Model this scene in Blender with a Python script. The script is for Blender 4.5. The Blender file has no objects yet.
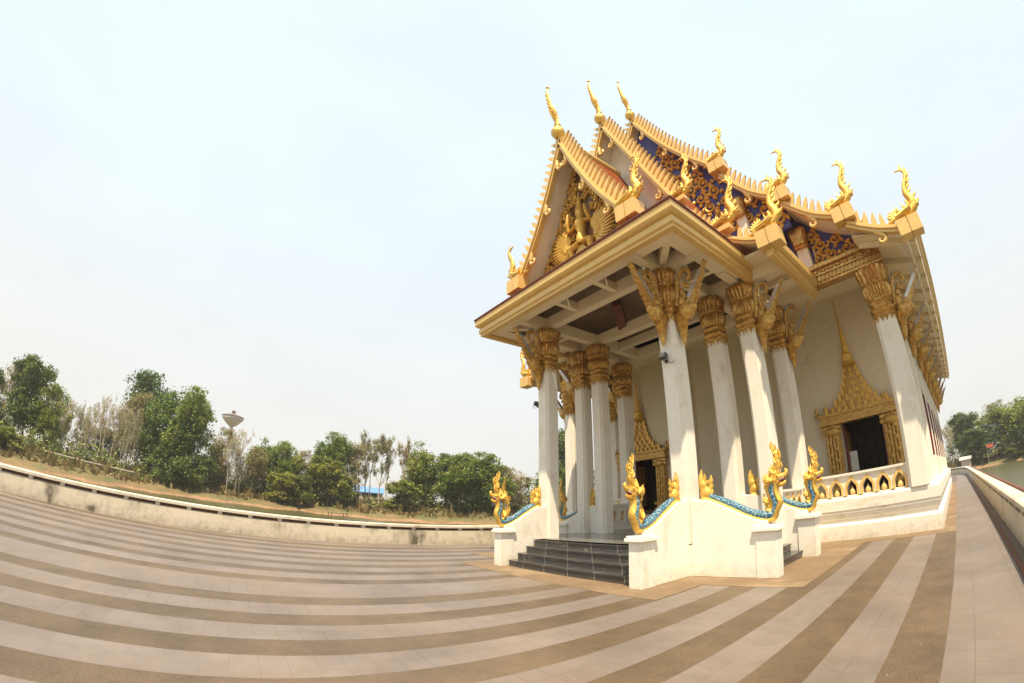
import bpy, bmesh, math, random
from mathutils import Vector, Matrix
R = math.radians
rnd = random.Random(7)
S = bpy.context.scene
COL = S.collection

# ------------------------------------------------------------------ camera (wide fisheye lens)
cd = bpy.data.cameras.new('camera'); cam = bpy.data.objects.new('camera', cd); COL.objects.link(cam)
S.camera = cam
cd.type = 'PANO'; cd.sensor_fit = 'HORIZONTAL'; cd.sensor_width = 36.0; cd.sensor_height = 36.0 * 683 / 1024
cd.clip_start = 0.05; cd.clip_end = 6000
cy = cd
cy.panorama_type = 'FISHEYE_LENS_POLYNOMIAL'
cy.fisheye_fov = R(175)
cy.fisheye_polynomial_k0 = 0.0
cy.fisheye_polynomial_k1 = -6.54780753e-02
cy.fisheye_polynomial_k2 = 3.04046203e-05
cy.fisheye_polynomial_k3 = 5.24820287e-06
cy.fisheye_polynomial_k4 = 2.15675512e-07
PITCH, ROLL, YAW = 0.376662192, 0.0119838019, -0.965628725
fw = Vector((math.sin(YAW) * math.cos(PITCH), math.cos(YAW) * math.cos(PITCH), math.sin(PITCH)))
rt = Vector((math.cos(YAW), -math.sin(YAW), 0)); up = rt.cross(fw)
rt2 = math.cos(ROLL) * rt + math.sin(ROLL) * up; up2 = -math.sin(ROLL) * rt + math.cos(ROLL) * up
cam.matrix_world = Matrix(((rt2.x, up2.x, -fw.x, 0), (rt2.y, up2.y, -fw.y, 0), (rt2.z, up2.z, -fw.z, 1.6), (0, 0, 0, 1)))

# ------------------------------------------------------------------ daylight
SUN = Vector((0.325, -0.305, 1.0)).normalized()
EL = math.asin(SUN.z); AZ = math.atan2(SUN.x, SUN.y)
w = bpy.data.worlds.new('World'); S.world = w; w.use_nodes = True
nt = w.node_tree; nt.nodes.clear()
wo = nt.nodes.new('ShaderNodeOutputWorld'); bg = nt.nodes.new('ShaderNodeBackground')
sky = nt.nodes.new('ShaderNodeTexSky'); sky.sky_type = 'NISHITA'; sky.sun_disc = False
sky.sun_elevation = EL; sky.sun_rotation = AZ; sky.altitude = 50; sky.air_density = 1.0; sky.dust_density = 5.0; sky.ozone_density = 1.2
# thin overcast veil of dry-season haze mixed over the clear sky, a little thicker in soft patches
tc = nt.nodes.new('ShaderNodeTexCoord'); mp = nt.nodes.new('ShaderNodeMapping'); mp.inputs['Scale'].default_value = (1.5, 1.5, 3.5)
nz = nt.nodes.new('ShaderNodeTexNoise'); nz.inputs['Scale'].default_value = 1.3; nz.inputs['Detail'].default_value = 5; nz.inputs['Roughness'].default_value = .5
rp = nt.nodes.new('ShaderNodeMapRange'); rp.inputs['From Min'].default_value = .38; rp.inputs['From Max'].default_value = .75
rp.inputs['To Min'].default_value = .87; rp.inputs['To Max'].default_value = .95
mx = nt.nodes.new('ShaderNodeMixRGB')
sz_ = nt.nodes.new('ShaderNodeSeparateXYZ'); nt.links.new(tc.outputs['Generated'], sz_.inputs[0])
hr = nt.nodes.new('ShaderNodeMapRange'); hr.inputs['From Min'].default_value = 0.0; hr.inputs['From Max'].default_value = .75; hr.interpolation_type = 'SMOOTHSTEP'
nt.links.new(sz_.outputs[2], hr.inputs['Value'])
hv = nt.nodes.new('ShaderNodeMixRGB'); hv.inputs['Color1'].default_value = (9.4, 9.35, 8.9, 1); hv.inputs['Color2'].default_value = (8.9, 10.2, 11.0, 1)
nt.links.new(hr.outputs['Result'], hv.inputs['Fac']); nt.links.new(hv.outputs['Color'], mx.inputs['Color2'])
nt.links.new(tc.outputs['Generated'], mp.inputs['Vector']); nt.links.new(mp.outputs['Vector'], nz.inputs['Vector'])
nt.links.new(nz.outputs['Fac'], rp.inputs['Value']); nt.links.new(rp.outputs['Result'], mx.inputs['Fac'])
nt.links.new(sky.outputs['Color'], mx.inputs['Color1']); nt.links.new(mx.outputs['Color'], bg.inputs['Color'])
bg.inputs['Strength'].default_value = 0.0625
nt.links.new(bg.outputs['Background'], wo.inputs['Surface'])
sd = bpy.data.lights.new('sun', 'SUN'); so = bpy.data.objects.new('sun', sd); COL.objects.link(so)
sd.energy = 5.0; sd.angle = R(0.7); sd.color = (1.0, 0.84, 0.61)
so.rotation_euler = (-SUN).to_track_quat('-Z', 'Y').to_euler(); so.location = (10, -10, 30)
S.view_settings.view_transform = 'Standard'; S.view_settings.look = 'None'
S.view_settings.exposure = 0.75; S.view_settings.gamma = 1; S.view_settings.use_curve_mapping = False
S.cycles.max_bounces = 8; S.cycles.diffuse_bounces = 4; S.cycles.glossy_bounces = 3; S.cycles.use_denoising = True

# ------------------------------------------------------------------ materials
def node_mat(name):
    m = bpy.data.materials.new(name); m.use_nodes = True
    t = m.node_tree; b = t.nodes['Principled BSDF']
    return m, t, b
def N(t, kind, **kw):
    n = t.nodes.new('ShaderNode' + kind)
    for k, v in kw.items():
        if k in n.inputs: n.inputs[k].default_value = v
        else: setattr(n, k, v)
    return n
def pos(t, obj=False):
    return N(t, 'TexCoord').outputs['Object'] if obj else N(t, 'NewGeometry').outputs['Position']
def math_n(t, op, a, b=None, clamp=False):
    n = N(t, 'Math', operation=op, use_clamp=clamp)
    for i, v in enumerate((a, b)):
        if v is None: continue
        if isinstance(v, (int, float)): n.inputs[i].default_value = v
        else: t.links.new(v, n.inputs[i])
    return n.outputs[0]
def mixc(t, f, a, b):
    n = N(t, 'MixRGB')
    for i, v in zip(('Fac', 'Color1', 'Color2'), (f, a, b)):
        if isinstance(v, (int, float)): n.inputs[i].default_value = v
        elif isinstance(v, tuple): n.inputs[i].default_value = (*v, 1)
        else: t.links.new(v, n.inputs[i])
    return n.outputs[0]
def noise(t, v, scale, detail=4, rough=.55, dist=0):
    n = N(t, 'TexNoise', Scale=scale, Detail=detail, Roughness=rough, Distortion=dist); t.links.new(v, n.inputs['Vector']); return n.outputs['Fac']
def ramp(t, f, a, b, lo=0., hi=1.):
    n = N(t, 'MapRange'); t.links.new(f, n.inputs[0])
    for i, v in zip((1, 2, 3, 4), (a, b, lo, hi)): n.inputs[i].default_value = v
    return n.outputs[0]
def bump(t, b, h, strength, dist=.02):
    n = N(t, 'Bump', Strength=strength, Distance=dist); t.links.new(h, n.inputs['Height']); t.links.new(n.outputs[0], b.inputs['Normal'])
def scl(t, v, s):
    n = N(t, 'Mapping'); n.inputs['Scale'].default_value = s; t.links.new(v, n.inputs['Vector']); return n.outputs[0]
def simple(name, c, rough=.6, metal=0., var=.25, scale=3., bmp=0., bscale=25., c2=None, spec=.5, obj=False):
    m, t, b = node_mat(name); p = pos(t, obj)
    f = ramp(t, noise(t, p, scale, 6, .6), .3, .7)
    c2 = c2 or tuple(x * (1 - var) for x in c)
    t.links.new(mixc(t, f, c2, c), b.inputs['Base Color'])
    b.inputs['Roughness'].default_value = rough; b.inputs['Metallic'].default_value = metal; b.inputs['Specular IOR Level'].default_value = spec
    if bmp: bump(t, b, noise(t, p, bscale, 5, .6), bmp)
    return m
def plaster(name, c, dirt, amount, streak=(5, 5, .8), lo=.56, hi=.78):
    m, t, b = node_mat(name); p = pos(t)
    f1 = ramp(t, noise(t, scl(t, p, streak), 1.0, 8, .65), lo, hi)
    f2 = ramp(t, noise(t, p, 1.1, 5, .6), .42, .66)
    base = mixc(t, ramp(t, noise(t, p, 7, 6, .6), .3, .7), tuple(x * .94 for x in c), c)
    f = math_n(t, 'MULTIPLY', math_n(t, 'MULTIPLY', f1, f2), amount, True)
    zs = N(t, 'SeparateXYZ'); t.links.new(p, zs.inputs[0])
    sp = math_n(t, 'MULTIPLY', ramp(t, math_n(t, 'ADD', zs.outputs[2], math_n(t, 'MULTIPLY', noise(t, p, 3, 6, .7), -.5)), -.22, .10, 1, 0), ramp(t, noise(t, p, 6, 6, .7), .35, .65, .2, .75))
    cr = N(t, 'TexVoronoi', Scale=1.1); cr.feature = 'DISTANCE_TO_EDGE'; t.links.new(mixc(t, .12, p, N(t, 'TexNoise', Scale=3.0).outputs['Color']), cr.inputs['Vector'])
    crk = math_n(t, 'MULTIPLY', ramp(t, cr.outputs['Distance'], 0, .008, .55, 0), ramp(t, noise(t, p, .9, 3), .5, .6))
    f = math_n(t, 'MAXIMUM', math_n(t, 'MAXIMUM', f, math_n(t, 'MULTIPLY', sp, .7)), crk)
    t.links.new(mixc(t, f, base, dirt), b.inputs['Base Color'])
    b.inputs['Roughness'].default_value = .75; b.inputs['Specular IOR Level'].default_value = .25
    bump(t, b, noise(t, p, 30, 5, .6), .12, .01)
    return m
MT = {}
MT['white'] = plaster('white_plaster', (.82, .775, .675), (.50, .39, .25), .75, (3, 3, 1.4), .50, .74)
MT['plinth'] = plaster('plinth_plaster', (.81, .76, .655), (.34, .28, .19), .55, (2.5, 2.5, 7), .5, .7)
MT['parapet'] = plaster('weathered_parapet', (.66, .59, .465), (.13, .11, .08), 1.3, (2.2, 2.2, .9), .44, .70)
MT['coping'] = plaster('parapet_coping', (.62, .56, .455), (.16, .13, .09), 1.1, (2.5, 2.5, 2.5), .45, .7)
MT['soffit'] = plaster('cream_soffit', (.82, .70, .50), (.40, .30, .17), .5, (2, 2, 2))
MT['gold'] = simple('gold_paint', (.87, .57, .12), .30, .4, .35, 16, .8, 48, c2=(.58, .31, .045))
MT['goldflat'] = simple('ochre_gold_paint', (.76, .51, .175), .42, .15, .12, 4, .08, 20)
m, t, b = node_mat('gilded_mosaic'); p = pos(t)
vo = N(t, 'TexVoronoi', Scale=34.0); t.links.new(p, vo.inputs['Vector']); rc = N(t, 'SeparateXYZ'); t.links.new(vo.outputs['Color'], rc.inputs[0])
c = mixc(t, ramp(t, rc.outputs[0], .1, .9), (.36, .18, .045), (.74, .47, .13))
c = mixc(t, ramp(t, noise(t, p, 9, 4), .42, .62, 0, .6), c, (.40, .20, .045))
t.links.new(c, b.inputs['Base Color']); b.inputs['Roughness'].default_value = .2; b.inputs['Metallic'].default_value = .6
bump(t, b, math_n(t, 'ADD', vo.outputs['Distance'], noise(t, p, 40, 4)), .28, .015); MT['golddeep'] = m
MT['goldold'] = simple('old_gilding', (.72, .45, .11), .34, .4, .5, 12, .6, 30, c2=(.34, .17, .04))
MT['mirror'] = simple('mirror_glass_inlay', (.55, .52, .48), .15, .5, .2, 12)
MT['pedback'] = simple('dark_gilded_ground', (.20, .095, .03), .4, .2, .6, 8, .4, 25)
MT['redbrown'] = simple('red_brown_paint', (.17, .055, .03), .6, 0, .4, 6)
MT['granite'] = None; MT['blue'] = simple('deep_blue_panel', (.06, .075, .38), .45, 0, .3, 2, .1)
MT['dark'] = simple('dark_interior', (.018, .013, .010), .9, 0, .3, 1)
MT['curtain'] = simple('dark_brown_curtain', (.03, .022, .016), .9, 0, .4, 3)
MT['board'] = simple('brown_board_ceiling', (.26, .17, .095), .8, 0, .4, 2, .2, 8)
MT['hallwall'] = plaster('hall_wall_plaster', (.72, .63, .46), (.36, .27, .16), .5)
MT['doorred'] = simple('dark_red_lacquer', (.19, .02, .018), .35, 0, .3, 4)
MT['metal'] = simple('grey_metal', (.10, .10, .10), .45, .4, .2, 5)
MT['lens'] = simple('lamp_glass', (.35, .36, .36), .1, .2, .1, 5)
MT['steel'] = simple('tower_steel', (.50, .47, .44), .6, 0, .15, .5)
MT['rust'] = simple('rust_brown_roof', (.20, .15, .125), .7, 0, .3, 1)
MT['bluetin'] = simple('blue_sheet_roof', (.12, .27, .55), .5, 0, .2, 1)
MT['paletin'] = simple('pale_sheet_roof', (.60, .56, .50), .5, 0, .15, .5)
MT['housewall'] = simple('far_house_wall', (.52, .44, .38), .8, 0, .15, .5)
MT['wood'] = simple('grey_wood', (.26, .19, .13), .8, 0, .4, 3)
MT['paper'] = simple('white_board', (.72, .72, .66), .6, 0, .05, 3)
MT['redcloth'] = simple('red_cloth', (.55, .09, .04), .8, 0, .1, 3)
MT['mouth'] = simple('red_mouth', (.28, .03, .02), .4, 0, .1, 3)
MT['teeth'] = simple('white_teeth', (.75, .72, .62), .4, 0, .05, 3)
# polished black granite with pale scale marks
m, t, b = node_mat('black_granite'); p = pos(t)
st = ramp(t, noise(t, scl(t, p, (2.2, 3, 9)), 1.0, 8, .65, .6), .58, .74)
gs = N(t, 'SeparateXYZ'); t.links.new(p, gs.inputs[0])
gj = math_n(t, 'LESS_THAN', math_n(t, 'FRACT', math_n(t, 'DIVIDE', math_n(t, 'ADD', gs.outputs[0], math_n(t, 'MULTIPLY', math_n(t, 'FLOOR', math_n(t, 'DIVIDE', gs.outputs[2], .1701)), .31)), .83)), .02)
gc = mixc(t, math_n(t, 'MULTIPLY', st, .75), mixc(t, noise(t, p, 60, 3), (.028, .028, .028), (.085, .08, .074)), (.36, .32, .26))
t.links.new(mixc(t, math_n(t, 'MULTIPLY', gj, .8), gc, (.40, .36, .30)), b.inputs['Base Color'])
b.inputs['Roughness'].default_value = .22; MT['granite'] = m
# glossy porch floor slabs
m, t, b = node_mat('polished_floor_slabs'); p = pos(t)
br = N(t, 'TexBrick', offset=0.0); t.links.new(p, br.inputs['Vector'])
for k, v in (('Scale', 1.0), ('Mortar Size', .006), ('Brick Width', .4), ('Row Height', .4)): br.inputs[k].default_value = v
br.inputs['Color1'].default_value = (.17, .16, .145, 1); br.inputs['Color2'].default_value = (.13, .125, .115, 1); br.inputs['Mortar'].default_value = (.06, .055, .05, 1)
t.links.new(br.outputs['Color'], b.inputs['Base Color']); b.inputs['Roughness'].default_value = .13; MT['slab'] = m
# roof tiles: courses down the slope
m, t, b = node_mat('glazed_orange_tiles'); p = pos(t)
wv = N(t, 'TexWave', Scale=2.3, Distortion=.15); wv.bands_direction = 'Z'; wv.wave_profile = 'SAW'; t.links.new(p, wv.inputs['Vector'])
wy = N(t, 'TexWave', Scale=1.9); wy.bands_direction = 'Y'; t.links.new(p, wy.inputs['Vector'])
cc = mixc(t, noise(t, p, 9, 5), (.34, .075, .014), (.22, .05, .012))
t.links.new(mixc(t, ramp(t, wv.outputs['Fac'], 0, .25, .5, 0), cc, (.08, .025, .01)), b.inputs['Base Color'])
b.inputs['Roughness'].default_value = .5; b.inputs['Specular IOR Level'].default_value = .25
bump(t, b, math_n(t, 'ADD', wv.outputs['Fac'], wy.outputs['Fac']), .5, .03); MT['tile'] = m
# blue naga scales with pale edges
m, t, b = node_mat('blue_scale_mosaic'); p = pos(t, True)
vo = N(t, 'TexVoronoi', Scale=15.0); t.links.new(p, vo.inputs['Vector'])
ed = N(t, 'TexVoronoi', Scale=15.0); ed.feature = 'DISTANCE_TO_EDGE'; t.links.new(p, ed.inputs['Vector'])
c1 = mixc(t, ramp(t, vo.outputs['Distance'], .1, .6), (.02, .17, .27), (.012, .075, .15))
t.links.new(mixc(t, ramp(t, ed.outputs['Distance'], .0, .09, .85, 0), c1, (.50, .62, .58)), b.inputs['Base Color'])
b.inputs['Roughness'].default_value = .22; MT['scale'] = m

# striped paving: pale tiles and brown washed gravel
m, t, b = node_mat('striped_paving'); p = pos(t)
sx = N(t, 'SeparateXYZ'); t.links.new(p, sx.inputs[0]); X, Y = sx.outputs[0], sx.outputs[1]
wob = math_n(t, 'MULTIPLY', math_n(t, 'SUBTRACT', noise(t, p, 2.5, 3), .5), .018)
Xw = math_n(t, 'ADD', X, wob)
def stripes(x0, per, frac):
    q = math_n(t, 'FRACT', math_n(t, 'DIVIDE', math_n(t, 'SUBTRACT', x0, Xw), per)); return math_n(t, 'LESS_THAN', q, frac)
sa = math_n(t, 'MULTIPLY', stripes(-.197, 1.0463, .470), math_n(t, 'MULTIPLY', math_n(t, 'LESS_THAN', X, -.15), math_n(t, 'GREATER_THAN', X, -7.3)))
sb = math_n(t, 'MULTIPLY', stripes(-8.09, 1.0, .44), math_n(t, 'MULTIPLY', math_n(t, 'LESS_THAN', X, -8.05), math_n(t, 'GREATER_THAN', X, -15.2)))
brown = math_n(t, 'ADD', sa, sb, True)
# tile joints, .26 m, stronger where grime sits
def joint(v, off, per, wid):
    q = math_n(t, 'FRACT', math_n(t, 'DIVIDE', math_n(t, 'SUBTRACT', v, off), per)); return math_n(t, 'LESS_THAN', q, wid)
jy = joint(Y, .0, .262, .035); jx = joint(X, -.197 - .27, 1.0463 / 2, .02)
jt = math_n(t, 'MAXIMUM', jy, jx)
jt = math_n(t, 'MULTIPLY', jt, ramp(t, noise(t, p, .35, 3), .40, .60, .12, .65))
pale = mixc(t, ramp(t, noise(t, p, .55, 6, .6), .35, .65), (.128, .104, .088), (.205, .170, .147))
pale = mixc(t, ramp(t, noise(t, p, 40, 4, .7), .3, .7, 0, .25), pale, (.18, .15, .13))
tv = N(t, 'TexWhiteNoise'); tv.noise_dimensions = '2D'
cb = N(t, 'CombineXYZ'); t.links.new(math_n(t, 'FLOOR', math_n(t, 'DIVIDE', X, 1.0463 / 4)), cb.inputs[0]); t.links.new(math_n(t, 'FLOOR', math_n(t, 'DIVIDE', Y, .262)), cb.inputs[1]); t.links.new(cb.outputs[0], tv.inputs['Vector'])
pale = mixc(t, ramp(t, tv.outputs['Value'], 0, 1, 0, .22), pale, (.115, .096, .084))
pale = mixc(t, ramp(t, noise(t, p, 3.2, 8, .75), .50, .68, 0, .35), pale, (.105, .078, .056))
pale = mixc(t, jt, pale, (.075, .06, .048))
peb = N(t, 'TexVoronoi', Scale=55.0); t.links.new(p, peb.inputs['Vector'])
brn = mixc(t, ramp(t, noise(t, p, 1.3, 8, .72), .34, .66), (.070, .048, .027), (.148, .103, .062))
brn = mixc(t, ramp(t, peb.outputs['Distance'], .2, .75, 0, .7), brn, (.07, .048, .028))
brn = mixc(t, ramp(t, noise(t, p, 140, 2), .6, .75, 0, .5), brn, (.30, .24, .17))
col = mixc(t, brown, pale, brn)
drt = ramp(t, noise(t, p, .30, 8, .68), .47, .72, 0, .42)
col = mixc(t, drt, col, (.22, .152, .09))
spk = N(t, 'TexVoronoi', Scale=3.2); t.links.new(p, spk.inputs['Vector'])
col = mixc(t, math_n(t, 'MULTIPLY', math_n(t, 'LESS_THAN', spk.outputs['Distance'], .03), .6), col, (.45, .39, .32))
t.links.new(col, b.inputs['Base Color']); b.inputs['Roughness'].default_value = .5; b.inputs['Specular IOR Level'].default_value = .42
bump(t, b, math_n(t, 'MULTIPLY', peb.outputs['Distance'], brown), .35, .012); MT['paving'] = m
m, t, b = node_mat('washed_gravel_border'); p = pos(t)
peb = N(t, 'TexVoronoi', Scale=55.0); t.links.new(p, peb.inputs['Vector'])
c = mixc(t, ramp(t, noise(t, p, 1.2, 8, .72), .34, .66), (.150, .100, .053), (.228, .154, .086))
c = mixc(t, ramp(t, peb.outputs['Distance'], .2, .75, 0, .35), c, (.12, .08, .045))
c = mixc(t, ramp(t, noise(t, p, .5, 6, .7), .52, .68, 0, .6), c, (.36, .26, .16)); c = mixc(t, ramp(t, noise(t, p, .8, 7, .7), .55, .72, 0, .6), c, (.14, .095, .055))
t.links.new(c, b.inputs['Base Color']); b.inputs['Roughness'].default_value = .75; MT['border'] = m
# bank: sand at the water, dry grass and green higher up
m, t, b = node_mat('earth_bank'); p = pos(t)
z = N(t, 'SeparateXYZ'); t.links.new(p, z.inputs[0]); Z = z.outputs[2]
nn = noise(t, scl(t, p, (1, 1, 1)), .18, 7, .65); n2 = noise(t, p, 1.4, 6, .7)
zz = math_n(t, 'ADD', Z, math_n(t, 'MULTIPLY', math_n(t, 'SUBTRACT', nn, .5), 1.4))
sand = mixc(t, ramp(t, n2, .3, .7), (.20, .11, .055), (.33, .20, .11))
gr = mixc(t, ramp(t, nn, .40, .60), (.075, .105, .026), (.19, .13, .055))
gr = mixc(t, ramp(t, n2, .45, .7), gr, (.15, .085, .038))
t.links.new(mixc(t, ramp(t, zz, -.66, -.48), sand, gr), b.inputs['Base Color']); b.inputs['Roughness'].default_value = .9
bump(t, b, n2, .8, .3); MT['bank'] = m
m, t, b = node_mat('murky_green_water'); p = pos(t)
b.inputs['Base Color'].default_value = (.075, .074, .030, 1); b.inputs['Roughness'].default_value = .22; b.inputs['Specular IOR Level'].default_value = .15
bump(t, b, noise(t, p, 1.6, 5), .5, .12); MT['water'] = m
def leafmat(name, c1, c2, c3):
    m, t, b = node_mat(name); p = pos(t, True)
    oi = N(t, 'ObjectInfo')
    g = N(t, 'NewGeometry')
    c = mixc(t, g.outputs['Random Per Island'], c1, c2)
    c = mixc(t, ramp(t, noise(t, p, 4.5, 3), .45, .68, 0, .85), c, c3)
    h = N(t, 'HueSaturation'); t.links.new(ramp(t, oi.outputs['Random'], 0, 1, .475, .515), h.inputs['Hue']); t.links.new(ramp(t, oi.outputs['Random'], 0, 1, 1.15, .8), h.inputs['Value']); t.links.new(c, h.inputs['Color'])
    t.links.new(h.outputs[0], b.inputs['Base Color']); b.inputs['Roughness'].default_value = .55; b.inputs['Specular IOR Level'].default_value = .3
    tr = N(t, 'BsdfTranslucent'); t.links.new(h.outputs[0], tr.inputs['Color']); ms = N(t, 'MixShader'); ms.inputs[0].default_value = .3
    t.links.new(b.outputs[0], ms.inputs[1]); t.links.new(tr.outputs[0], ms.inputs[2]); t.links.new(ms.outputs[0], t.nodes['Material Output'].inputs['Surface'])
    return m
MT['leaf_d'] = leafmat('dark_green_leaves', (0.074, 0.124, 0.027), (0.126, 0.182, 0.041), (0.156, 0.189, 0.043))
MT['leaf_g'] = leafmat('fresh_green_leaves', (0.132, 0.210, 0.036), (0.198, 0.270, 0.051), (0.264, 0.270, 0.060))
MT['leaf_o'] = leafmat('olive_dry_leaves', (0.213, 0.219, 0.075), (0.300, 0.275, 0.112), (0.350, 0.275, 0.138))
MT['leaf_y'] = leafmat('yellow_green_leaves', (0.169, 0.221, 0.036), (0.247, 0.280, 0.047), (0.273, 0.247, 0.065))
MT['leaf_b'] = leafmat('pale_dry_leaves', (.40, .35, .20), (.48, .42, .27), (.27, .29, .11))
MT['bark'] = simple('grey_brown_bark', (.16, .12, .085), .9, 0, .4, 4)
MT['palebark'] = simple('pale_bare_bark', (.52, .45, .35), .9, 0, .3, 4)
MT['straw'] = leafmat('dry_grass_blades', (.15, .115, .045), (.27, .20, .085), (.10, .125, .035))

# ------------------------------------------------------------------ mesh helpers
class MB:
    def __init__(s): s.v = []; s.f = []; s.m = []; s.k = 0
    def add(s, vs, fs, mi=None):
        o = len(s.v); s.v += [tuple(v) for v in vs]; s.f += [tuple(i + o for i in f) for f in fs]; s.m += [s.k if mi is None else mi] * len(fs); return s
    def box(s, x0, x1, y0, y1, z0, z1):
        return s.add([(x0, y0, z0), (x1, y0, z0), (x1, y1, z0), (x0, y1, z0), (x0, y0, z1), (x1, y0, z1), (x1, y1, z1), (x0, y1, z1)],
                     [(0, 3, 2, 1), (4, 5, 6, 7), (0, 1, 5, 4), (1, 2, 6, 5), (2, 3, 7, 6), (3, 0, 4, 7)])
    def beam(s, a, b, wd, ht, zup=True):      # box along a->b (top centre line), width wd, height ht downwards
        a, b = Vector(a), Vector(b); d = (b - a).normalized(); sd_ = d.cross(Vector((0, 0, 1)))
        sd_ = sd_.normalized() * wd / 2 if sd_.length > 1e-6 else Vector((wd / 2, 0, 0)); u = sd_.cross(d).normalized() * ht
        if u.z > 0: u = -u
        vs = [a - sd_, a + sd_, a + sd_ + u, a - sd_ + u, b - sd_, b + sd_, b + sd_ + u, b - sd_ + u]
        return s.add(vs, [(0, 1, 2, 3), (7, 6, 5, 4), (0, 4, 5, 1), (1, 5, 6, 2), (2, 6, 7, 3), (3, 7, 4, 0)])
    def prism(s, poly, c0, c1, plane='xz'):   # outline extruded along the third axis
        n = len(poly)
        def P(p, c):
            return (p[0], c, p[1]) if plane == 'xz' else ((c, p[0], p[1]) if plane == 'yz' else (p[0], p[1], c))
        vs = [P(p, c0) for p in poly] + [P(p, c1) for p in poly]
        fs = [tuple(range(n)), tuple(range(2 * n - 1, n - 1, -1))] + [(i, i + n, (i + 1) % n + n, (i + 1) % n) for i in range(n)]
        return s.add(vs, fs)
    def tube(s, pts, rad, n=6, flat=1.0, flataxis=None):
        pts = [Vector(p) for p in pts]; m_ = len(pts)
        if isinstance(rad, (int, float)): rad = [rad] * m_
        vs = []; prev = None
        for i, p in enumerate(pts):
            d = (pts[min(i + 1, m_ - 1)] - pts[max(i - 1, 0)])
            d = d.normalized() if d.length > 1e-9 else Vector((0, 0, 1))
            if prev is None:
                ax = Vector(flataxis) if flataxis else (Vector((0, 1, 0)) if abs(d.y) < .9 else Vector((1, 0, 0)))
            else: ax = prev
            a = (ax - d * ax.dot(d)); a = a.normalized() if a.length > 1e-6 else d.orthogonal().normalized(); prev = a; b_ = d.cross(a)
            for k in range(n):
                q = 2 * math.pi * k / n
                vs.append(p + a * (math.cos(q) * rad[i] * flat) + b_ * (math.sin(q) * rad[i]))
        fs = []
        for i in range(m_ - 1):
            for k in range(n):
                k2 = (k + 1) % n; fs.append((i * n + k, i * n + k2, (i + 1) * n + k2, (i + 1) * n + k))
        fs += [tuple(range(n - 1, -1, -1)), tuple((m_ - 1) * n + k for k in range(n))]
        return s.add(vs, fs)
    def lathe(s, prof, n=24, c=(0, 0, 0), sec=None):  # prof: (r, z)
        vs = []
        for r, z in prof:
            for k in range(n):
                q = 2 * math.pi * k / n; f = sec(q, z) if sec else 1
                vs.append((c[0] + r * f * math.cos(q), c[1] + r * f * math.sin(q), c[2] + z))
        fs = [(i * n + k, i * n + (k + 1) % n, (i + 1) * n + (k + 1) % n, (i + 1) * n + k) for i in range(len(prof) - 1) for k in range(n)]
        fs += [tuple(range(n - 1, -1, -1)), tuple((len(prof) - 1) * n + k for k in range(n))]
        return s.add(vs, fs)
    def ball(s, c, r, n=10):
        if isinstance(r, (int, float)): r = (r, r, r)
        vs = []; h = n // 2 + 1
        for i in range(1, h):
            a = math.pi * i / h
            for k in range(n):
                q = 2 * math.pi * k / n; vs.append((c[0] + r[0] * math.sin(a) * math.cos(q), c[1] + r[1] * math.sin(a) * math.sin(q), c[2] - r[2] * math.cos(a)))
        fs = [(i * n + k, i * n + (k + 1) % n, (i + 1) * n + (k + 1) % n, (i + 1) * n + k) for i in range(h - 2) for k in range(n)]
        fs += [tuple(range(n - 1, -1, -1)), tuple((h - 2) * n + k for k in range(n))]
        return s.add(vs, fs)
    def sweep(s, path, prof, closed=False):   # profile (offset to the right of travel, z) along a level path, mitred
        pp = [Vector((p[0], p[1])) for p in path]; n = len(pp); m_ = len(prof); vs = []
        for i in range(n):
            def nr(a, b):
                d = (b - a).normalized(); return Vector((d.y, -d.x))
            if closed or 0 < i < n - 1:
                n1 = nr(pp[i - 1], pp[i]); n2 = nr(pp[i], pp[(i + 1) % n]); mt = (n1 + n2); mt = mt / max(.2, (1 + n1.dot(n2)))
            else: mt = nr(pp[0], pp[1]) if i == 0 else nr(pp[-2], pp[-1])
            for o, z in prof: vs.append((pp[i].x + mt.x * o, pp[i].y + mt.y * o, z))
        fs = []
        for i in range(n if closed else n - 1):
            j = (i + 1) % n
            for k in range(m_):
                k2 = (k + 1) % m_; fs.append((i * m_ + k, j * m_ + k, j * m_ + k2, i * m_ + k2))
        if not closed: fs += [tuple(range(m_)), tuple((n - 1) * m_ + k for k in range(m_ - 1, -1, -1))]
        return s.add(vs, fs)
    def xform(s, M4):
        s.v = [tuple(M4 @ Vector(v)) for v in s.v]; return s
    def join(s, o, M4=None):
        return s.add([tuple(M4 @ Vector(v)) for v in o.v] if M4 else o.v, o.f)
    def mesh(s, name, mats, smooth=None, bevel=0):
        me = bpy.data.meshes.new(name); me.from_pydata(s.v, [], s.f)
        for q in (mats if isinstance(mats, (list, tuple)) else [mats]): me.materials.append(MT[q] if isinstance(q, str) else q)
        if any(s.m): me.polygons.foreach_set('material_index', s.m)
        bm = bmesh.new(); bm.from_mesh(me)
        bmesh.ops.recalc_face_normals(bm, faces=bm.faces)
        if bevel:
            es = [e for e in bm.edges if len(e.link_faces) == 2 and e.calc_face_angle(0) > .9]
            bmesh.ops.bevel(bm, geom=es, offset=bevel, segments=1, affect='EDGES', profile=.5, clamp_overlap=True)
        bm.to_mesh(me); bm.free()
        if smooth is not None:
            me.polygons.foreach_set('use_smooth', [True] * len(me.polygons))
            me.set_sharp_from_angle(angle=R(smooth))
        me.update(); return me

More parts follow.
